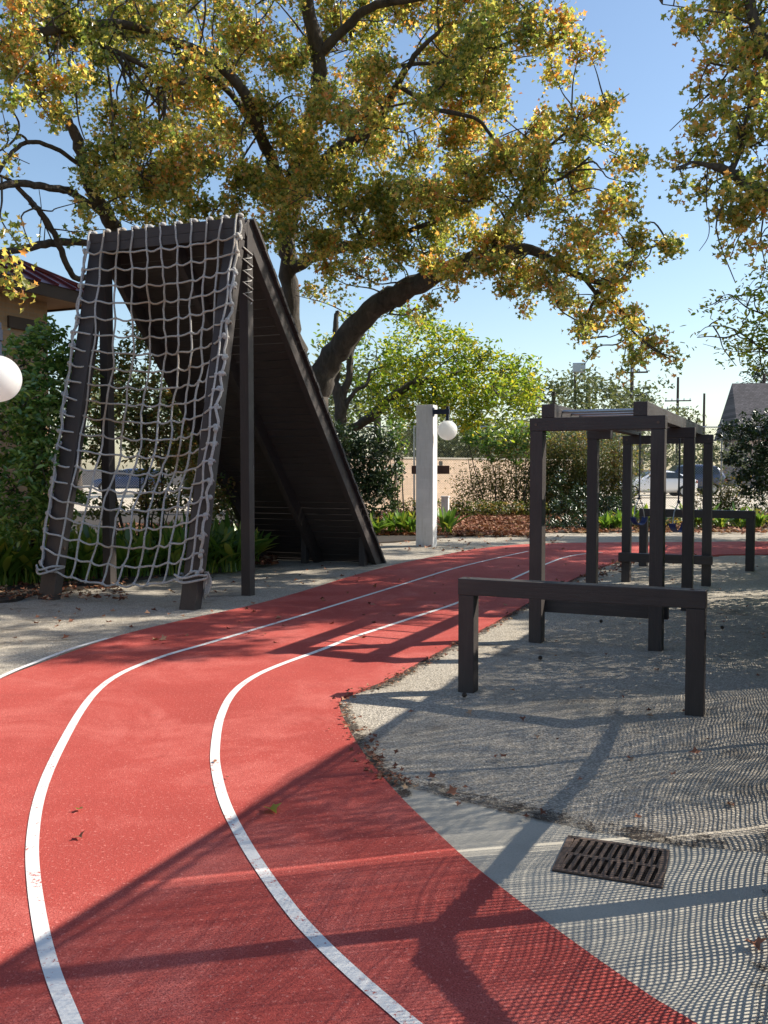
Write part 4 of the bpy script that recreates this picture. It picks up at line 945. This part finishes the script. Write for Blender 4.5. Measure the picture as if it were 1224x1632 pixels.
# ---- far trees
def fartree(i, label, px, Y, blobs, leaf=None, size=.42, dens=9):
    dens *= 4.5
    cl = [(c[0], c[1], c[2], Y+random.uniform(-2, 2)) for c in blobs]
    b = at(px, 800, Y); tree('far_tree', label, (b[0], Y, 0), [[(px, 748+1.6*FPX/Y, Y, .35), (px, 720, Y, .3), (px+3, blobs[0][1], Y, .15)]], cl, leaf or M['leaf_far'], size, M['bark_dark'], dens, spread=.7, per=8, twf=.1, group='trees beyond the parking lot')
fartree(0, 'grey green far tree just right of the leaning tree crown', 880, 75, [(880, 625, 32), (855, 650, 32), (905, 640, 30), (880, 670, 32), (860, 610, 16), (905, 610, 14)], dens=7)
fartree(1, 'broad grey green far tree behind the floodlight pole', 935, 70, [(940, 615, 26), (920, 640, 34), (955, 635, 34), (980, 615, 26), (940, 665, 38), (975, 660, 34)], dens=7)
fartree(2, 'grey green far tree behind the tall utility pole', 1020, 80, [(1010, 625, 24), (1030, 640, 26), (1000, 655, 30), (1050, 650, 22), (1070, 660, 18), (1030, 665, 28), (1055, 612, 10)], dens=7)
fartree(3, 'low far tree under the farther utility poles', 1095, 95, [(1095, 665, 16), (1115, 668, 12), (1080, 672, 14)], dens=6)
fartree(4, 'dark far tree beside the far shingle roof at the right edge', 1215, 100, [(1205, 595, 20), (1225, 600, 26), (1190, 608, 12), (1250, 600, 30)], M['leaf_dark'], dens=7)
fartree(5, 'far green tree seen between the ramp and the leaning tree', 600, 60, [(580, 620, 50), (530, 600, 50), (620, 660, 50), (570, 690, 50), (500, 660, 50), (660, 690, 40), (700, 690, 34), (640, 610, 40)], dens=8)
fartree(6, 'far green tree glimpsed through the upper part of the rope net', 300, 55, [(300, 640, 60), (240, 660, 50), (360, 640, 60), (420, 640, 60), (300, 720, 60), (400, 720, 60), (210, 610, 36)], dens=8)
fartree(7, 'far green tree behind the vine covered fence in the middle', 780, 60, [(760, 680, 40), (810, 690, 40), (720, 690, 40), (850, 700, 36), (900, 700, 36), (680, 700, 36), (940, 700, 34), (760, 715, 30), (830, 718, 30), (700, 720, 30)], dens=8)
fartree(8, 'far tree low behind the right part of the chain link fence', 980, 66, [(960, 705, 30), (1000, 705, 26), (1040, 710, 22)], dens=8)
fartree(9, 'far tree behind the half bare tree at the far left', 120, 45, [(100, 620, 60), (40, 640, 60), (160, 660, 50), (-30, 620, 60)], dens=8)
# ================================================================ shrubs, vines, plants
def shrub(name, label, base, blobs, leaf, lsize, dens=900, shape=None, stems=1, spread=.1, per=10, cat='shrub', up=.4, group=None, hollow=.3):
    """blobs: (px,py,rx_px,ry_px,Y[,f])"""
    e = empty(name, base, 0, label=label, cat=cat)
    if group: e['group'] = group
    off = Vector(base); P = []; mb = MB(); SP = []
    for b in blobs:
        px, py, rx, ry, Y = b[:5]; f = b[5] if len(b) > 5 else 1
        c = at(px, py, Y); k = Y/FPX; r = (rx*k, min(rx*k, .9), ry*k)
        sp, pts = clump_points(c, r, int(dens*f*pi*rx*ry*k*k)+per, per, spread, hollow); P.append(pts); SP.append((c, sp))
    for c, sp in SP:
        for k in range(stems):
            s = sp[random.randrange(len(sp))]; g = np.array([base[0]+(s[0]-base[0])*.5+random.uniform(-.2, .2), base[1]+random.uniform(-.2, .2), 0])
            mb.tube([g, (g+s)/2+rng.normal(size=3)*.12, s], [.022, .015, .005], 5)
        twigs(mb, sp, [c], .006, .15, .8)
    P = np.concatenate(P); P = P[P[:, 2] > .02]
    o = mb.build('stems', M['bark'], e); o.location = -off
    o = leaf_mesh('foliage', P, lsize, leaf, e, shape or OVAL, up); o.location = -off
    return e
shrub('bush', 'large glossy green bush in front of the tan house at the left', (-5.2, 13.0, 0), [(20, 590, 50, 45, 12), (75, 570, 45, 55, 12.2), (110, 600, 35, 50, 12.2), (20, 680, 55, 60, 12), (85, 690, 50, 70, 12), (20, 780, 55, 55, 12), (90, 780, 45, 50, 12), (-50, 640, 50, 90, 12), (-50, 780, 50, 60, 12), (75, 535, 24, 22, 12.2), (45, 640, 40, 50, 11.6), (60, 740, 40, 50, 11.6), (20, 835, 60, 30, 12), (90, 835, 45, 25, 12)], M['leaf_green'], .10, 1200)
shrub('bush', 'loose bush with dry brown and green leaves behind the rope net', (-4.0, 15.2, 0), [(175, 600, 36, 60, 15), (215, 570, 30, 50, 15, .5), (220, 660, 45, 55, 15, .9), (270, 640, 45, 60, 15, .8), (310, 690, 45, 60, 15), (250, 725, 50, 40, 15, .6), (330, 780, 45, 50, 15), (290, 580, 35, 50, 15, .5), (345, 640, 30, 60, 15.2, .8), (150, 660, 24, 60, 14.5, .7), (270, 790, 40, 30, 15, .6), (225, 530, 26, 34, 15, .5), (290, 720, 40, 50, 15.4), (230, 690, 30, 40, 15.4), (150, 720, 22, 30, 15), (320, 600, 34, 50, 15.6, .7), (250, 800, 50, 24, 15), (170, 815, 40, 18, 15)], M['leaf_mixed'], .09, 1300, hollow=.0)
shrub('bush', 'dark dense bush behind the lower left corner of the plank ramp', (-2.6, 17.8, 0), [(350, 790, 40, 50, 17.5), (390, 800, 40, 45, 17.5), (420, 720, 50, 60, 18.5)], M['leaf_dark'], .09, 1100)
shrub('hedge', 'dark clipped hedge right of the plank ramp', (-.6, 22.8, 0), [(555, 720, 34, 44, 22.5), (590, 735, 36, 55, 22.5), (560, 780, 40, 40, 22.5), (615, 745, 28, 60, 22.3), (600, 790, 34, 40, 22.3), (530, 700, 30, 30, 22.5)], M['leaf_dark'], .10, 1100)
shrub('climber', 'leafy climber growing up the fence beside the white pillar', (.3, 23.5, 0), [(628, 690, 14, 30, 23), (615, 700, 18, 24, 23), (638, 720, 12, 40, 23, .8), (645, 670, 8, 14, 23, .7), (630, 760, 14, 34, 23, .7)], M['leaf_green'], .10, 420, cat='vine')
shrub('vine_hedge', 'thick green vine topping the chain link fence behind the globe lamp', (4.2, 31.0, 0), [(765, 700, 28, 20, 31), (800, 698, 30, 24, 31), (835, 695, 28, 24, 31), (745, 690, 16, 20, 31), (860, 690, 20, 16, 31), (740, 665, 12, 14, 31, .7), (780, 722, 24, 14, 31, .6), (830, 725, 24, 16, 31, .6)], M['leaf_green'], .13, 600, cat='vine')
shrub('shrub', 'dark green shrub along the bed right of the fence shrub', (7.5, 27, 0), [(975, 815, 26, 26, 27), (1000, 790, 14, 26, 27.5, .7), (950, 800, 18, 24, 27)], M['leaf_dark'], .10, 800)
shrub('shrub', 'low dark plants in the bed behind the far hurdle', (11, 25, 0), [(1080, 836, 30, 14, 25), (1130, 838, 34, 13, 25), (1180, 834, 34, 16, 25), (1222, 830, 30, 18, 25), (1060, 845, 26, 8, 24.5)], M['leaf_mixed'], .10, 700)
bushrow = [(px, 735+random.uniform(-6, 4), 26, 16+random.uniform(0, 9), 62+random.uniform(-2, 2)) for px in range(640, 1010, 26)]
bushrow += [(px, 706+random.uniform(-8, 6), 30, 26, 66+random.uniform(-2, 2)) for px in range(650, 1000, 28)]
shrub('bushes', 'row of dull green bushes across the far side of the parking lot', (10, 62, 0), bushrow, M['leaf_far'], .30, 85, spread=.4)
shrub('bushes', 'dull green bushes beside the far shingle roofed house', (32, 64, 0), [(1040, 722, 26, 22, 66), (1080, 724, 26, 20, 66), (1125, 730, 22, 18, 64), (1060, 700, 24, 20, 68), (1110, 706, 24, 18, 68), (1150, 725, 22, 22, 64), (1100, 738, 20, 12, 64), (1180, 730, 22, 18, 64), (1215, 732, 24, 18, 64)], M['leaf_far'], .30, 85, spread=.4)
shrub('weeds', 'low green weeds along the fence foot in front of the beige wall', (3.2, 30, 0), [(px, 812, 18, 15, 30) for px in range(640, 870, 20)], M['leaf_mixed'], .10, 700)
def vines(name, label, x0, x1, y0, y1, Y, n, leaf, f=1.0):
    e = empty(name, (at((x0+x1)/2, 800, Y)[0], Y, 0), 0, label=label, cat='vine', group='vines on the back fence'); off = Vector(e.location)
    mb = MB(); P = []
    for i in range(n):
        px = random.uniform(x0, x1); g = at(px, 748+1.58*FPX/Y, Y); q = at(px+random.uniform(-25, 25), random.uniform(y0, y1-20), Y)
        m = (g+q)/2+np.array([random.uniform(-.4, .4), 0, random.uniform(-.2, .2)])
        pts = catmull([g, (g*.7+m*.3)+rng.normal(size=3)*.05, m, (m+q)/2+rng.normal(size=3)*.12, q], 3); mb.tube(pts, np.linspace(.011, .004, len(pts)), 4)
        k = int(150*f)
        for _ in range(k):
            b = pts[random.randrange(1, len(pts))]; P.append(b+rng.normal(size=3)*np.array([.26, .10, .22]))
    o = mb.build('stems', M['bark_dark'], e); o.location = -off
    o = leaf_mesh('foliage', np.array(P), .085, leaf, e, OVAL, .2); o.location = -off
vines('fence_vine', 'thin dry vines on the fence in front of the beige wall', 735, 858, 680, 800, 31.2, 30, M['leaf_mixed'], 1.8)
vines('fence_vine', 'dense brownish vines on the fence between the first two monkey bar posts', 860, 960, 680, 800, 31.4, 60, M['leaf_mixed'], 1.5)
vines('fence_vine', 'brown tangled vines on the fence just left of the parked white sedan', 850, 930, 690, 810, 31.6, 44, M['leaf_mixed'], 1.3)
vines('fence_vine', 'reddish tangled vines on the fence behind the middle monkey bar post', 930, 1000, 680, 800, 31.5, 34, M['leaf_mixed'], 1.5)
vines('fence_vine', 'scattered vine leaves low on the fence behind the far hurdle', 1120, 1224, 760, 830, 31.8, 26, M['leaf_mixed'], 1.0)
shrub('vine_mass', 'big overhanging vine mass on the fence at the right edge', (16.5, 29.5, 0), [(1200, 770, 24, 30, 29, .7), (1180, 695, 34, 26, 29), (1215, 690, 34, 34, 29), (1195, 735, 34, 26, 29), (1225, 750, 34, 34, 29), (1160, 720, 14, 22, 29, .6), (1175, 755, 18, 14, 29, .6), (1250, 700, 40, 60, 29), (1150, 685, 12, 12, 29, .5), (1210, 790, 26, 30, 29, .5), (1195, 660, 16, 12, 29, .4)], M['leaf_dark'], .13, 600, cat='vine')
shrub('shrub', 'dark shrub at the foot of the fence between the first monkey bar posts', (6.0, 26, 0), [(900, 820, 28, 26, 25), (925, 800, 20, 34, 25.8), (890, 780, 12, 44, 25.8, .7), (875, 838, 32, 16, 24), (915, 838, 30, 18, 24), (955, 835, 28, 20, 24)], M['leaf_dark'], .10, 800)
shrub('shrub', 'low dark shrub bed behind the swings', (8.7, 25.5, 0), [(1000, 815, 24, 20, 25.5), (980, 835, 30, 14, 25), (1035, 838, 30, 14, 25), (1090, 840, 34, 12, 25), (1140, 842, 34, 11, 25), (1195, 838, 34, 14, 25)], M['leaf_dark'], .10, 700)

def blade_plant(n=26, L=.7, wd=.075, seed=0):
    R = random.Random(seed); mb = MB()
    for i in range(n):
        a = R.uniform(0, 2*pi); lean = R.uniform(.15, .95); l = L*R.uniform(.6, 1.1); x0, y0 = R.uniform(-.1, .1), R.uniform(-.1, .1)
        d = Vector((cos(a), sin(a), 0)); s = Vector((-sin(a), cos(a), 0)); tw = R.uniform(-.5, .5); vs = []
        for k in range(8):
            t = k/7; out = l*lean*(t**1.5); z = l*(t-.45*lean*t*t*1.1)
            w_ = wd*(.25+.75*sin(pi*min(1, t*.85+.08)))*(1 if k < 7 else .05)*.5 if t > .3 else wd*.12
            c = Vector((x0, y0, 0))+d*out+Vector((0, 0, z)); ss = (s*cos(tw*t)+Vector((0, 0, 1))*sin(tw*t))
            vs += [c-ss*w_, c+Vector((0, 0, -w_*.35)), c+ss*w_]
        fs = []
        for k in range(7): fs += [(3*k, 3*k+1, 3*k+4, 3*k+3), (3*k+1, 3*k+2, 3*k+5, 3*k+4)]
        mb.add(vs, fs, True)
    return mb
proto = [blade_plant(30, .72, .09, s) for s in range(4)]
pm = []
for p in proto:
    o = p.build('bladed_plant', M['blade']); pm.append(o)
used = [False]*4
def plant(x, y, s, label, group):
    i = random.randrange(4); o = pm[i]
    if used[i]: o = o.copy(); COL.objects.link(o)
    used[i] = True
    o.location = (x, y, .02); o.rotation_euler = (0, 0, random.uniform(0, 6.28)); o.scale = (s, s, s*random.uniform(.9, 1.15))
    o['label'] = label; o['category'] = 'plant'; o['group'] = group
rows = ('front row', 'middle row', 'back row')
for px in range(-60, 400, 28):
    for row in range(3):
        Y = 11.9+.8*row+(px+60)*.0052; qx = px+random.uniform(-12, 12)
        wh = 'left of the rope net' if qx < 60 else 'behind left half of the rope net' if qx < 190 else 'behind right half of the rope net' if qx < 300 else 'right of the rope net'
        plant((qx-612)/FPX*Y, Y, random.uniform(.9, 1.3), 'broad pointed leaves, '+rows[row]+', '+wh, 'broad leaved plants along the left bed')
for px in (585, 600, 622, 640, 655, 668, 712): 
    Y = 21.8+random.uniform(-.4, .6); plant((px-612)/FPX*Y, Y, random.uniform(.8, 1.15), ('pointed green leaves in the leaf litter just left of the white pillar' if px < 680 else 'lone clump of pointed leaves in the litter just right of the white pillar'), 'broad leaved plants near the white pillar')
for px in (965, 985, 1005, 1030, 1050, 1105, 1125, 1150, 1180, 1210):
    Y = 24+random.uniform(-.5, .8); plant((px-612)/FPX*Y, Y, random.uniform(.8, 1.3), ('long green leaves in the bed behind the swings' if px < 1060 else 'long green leaves in the bed behind the far low hurdle'), 'broad leaved plants behind the swings')

# ================================================================ fallen leaves
def litter(name, polys, n, size, label=None, zb=.04, up=3.0, mat=None, kind='stuff'):
    P = []
    for _ in range(n):
        a = random.choice(polys) if not callable(polys) else None
        if callable(polys): x, y = polys()
        else: x = random.uniform(a[0], a[1]); y = random.uniform(a[2], a[3])
        P.append((x, y, zb+random.uniform(0, .03)))
    return leaf_mesh(name, np.array(P), size, mat or M['dead'], None, STAR, up, kind=kind)
def band(pxs, spread):
    P = [np.array(G(*p)) for p in pxs]
    def f():
        i = random.randrange(len(P)-1); t = random.random(); q = P[i]*(1-t)+P[i+1]*t
        return q[0]+random.gauss(0, spread), q[1]+random.gauss(0, spread)
    return f
def pxbox(x0, x1, y0, y1):
    def f():
        px = random.uniform(x0, x1); t = random.random(); Ya, Yb = G(px, y1)[1], G(px, y0)[1]; Y = Ya+(Yb-Ya)*t
        return (px-612)/FPX*Y, Y
    return f
litter('back_leaf_litter', pxbox(600, 860, 818, 856), 9000, .16)
litter('back_leaf_litter', pxbox(860, 1224, 822, 852), 2200, .15)
litter('bed_leaf_litter', pxbox(190, 440, 838, 905), 5200, .13)
litter('bed_leaf_litter', pxbox(-40, 200, 905, 962), 700, .08)
litter('edge_leaf_litter', band([(545, 1120), (565, 1168), (590, 1205), (615, 1238), (640, 1262)], .05), 130, .036, zb=.012)
litter('edge_leaf_litter', band([(560, 1112), (620, 1092), (690, 1055), (760, 1018), (840, 972)], .05), 110, .036, zb=.012)
litter('edge_leaf_litter', band([(920, 935), (980, 905), (1010, 893), (1100, 889)], .12), 160, .08, zb=.012)
litter('gravel_leaf_scatter', pxbox(600, 1224, 895, 1330), 110, .05, zb=.006)
litter('gravel_leaf_scatter', pxbox(0, 600, 900, 1030), 120, .07, zb=.006)
litter('gravel_leaf_scatter', pxbox(560, 900, 855, 880), 90, .10, zb=.006)
def onleaf(px, py, size, mat, label, shape=None, z=.03):
    x, y = G(px, py); o = leaf_mesh('fallen_leaf', np.array([(0, 0, 0.)]), size, mat, None, shape or STAR, 4.0)
    o.location = (x, y, z); tag(o, label, 'leaf', 'single fallen leaves in the foreground')
onleaf(433, 1299, .085, M['leaf_bright'], 'green star shaped leaf lying on the red track right of the inner lane line')
onleaf(126, 1299, .06, M['leaf_mixed'], 'small curled leaf on the track, upper one of two between the lane lines')
onleaf(127, 1343, .05, M['dead'], 'small brown crumpled leaf on the track, lower one of two between the lane lines')
onleaf(343, 1221, .05, M['dead'], 'brown leaf lying on the inner white lane line', OVAL)
onleaf(362, 1247, .04, M['dead'], 'tiny brown leaf just right of the inner lane line bend', OVAL)
onleaf(722, 1272, .09, M['dead'], 'brown star shaped leaf on the top edge of the concrete apron')
onleaf(1203, 1517, .10, M['dead'], 'pale dry leaf on the concrete near the lower right corner')
onleaf(1108, 1208, .07, M['dead'], 'reddish leaf on the gravel near the right edge above the drain')
for px, py, t in ((740, 1112, 'small dark seed ball on the gravel beside the near hurdle left leg'), (958, 993, 'small dark seed ball on the gravel under the near hurdle crossbar'), (1151, 1003, 'small dark seed ball on the gravel right of the near hurdle'), (861, 1052, 'small dark seed ball on the gravel below the front left monkey bar post')):
    x, y = G(px, py); mb = MB(); mb.sphere((0, 0, 0), .018, 10, 8); o = mb.build('seed_ball', M['soil']); o.location = (x, y, .02); tag(o, t, 'seed ball', 'seed balls on the gravel')
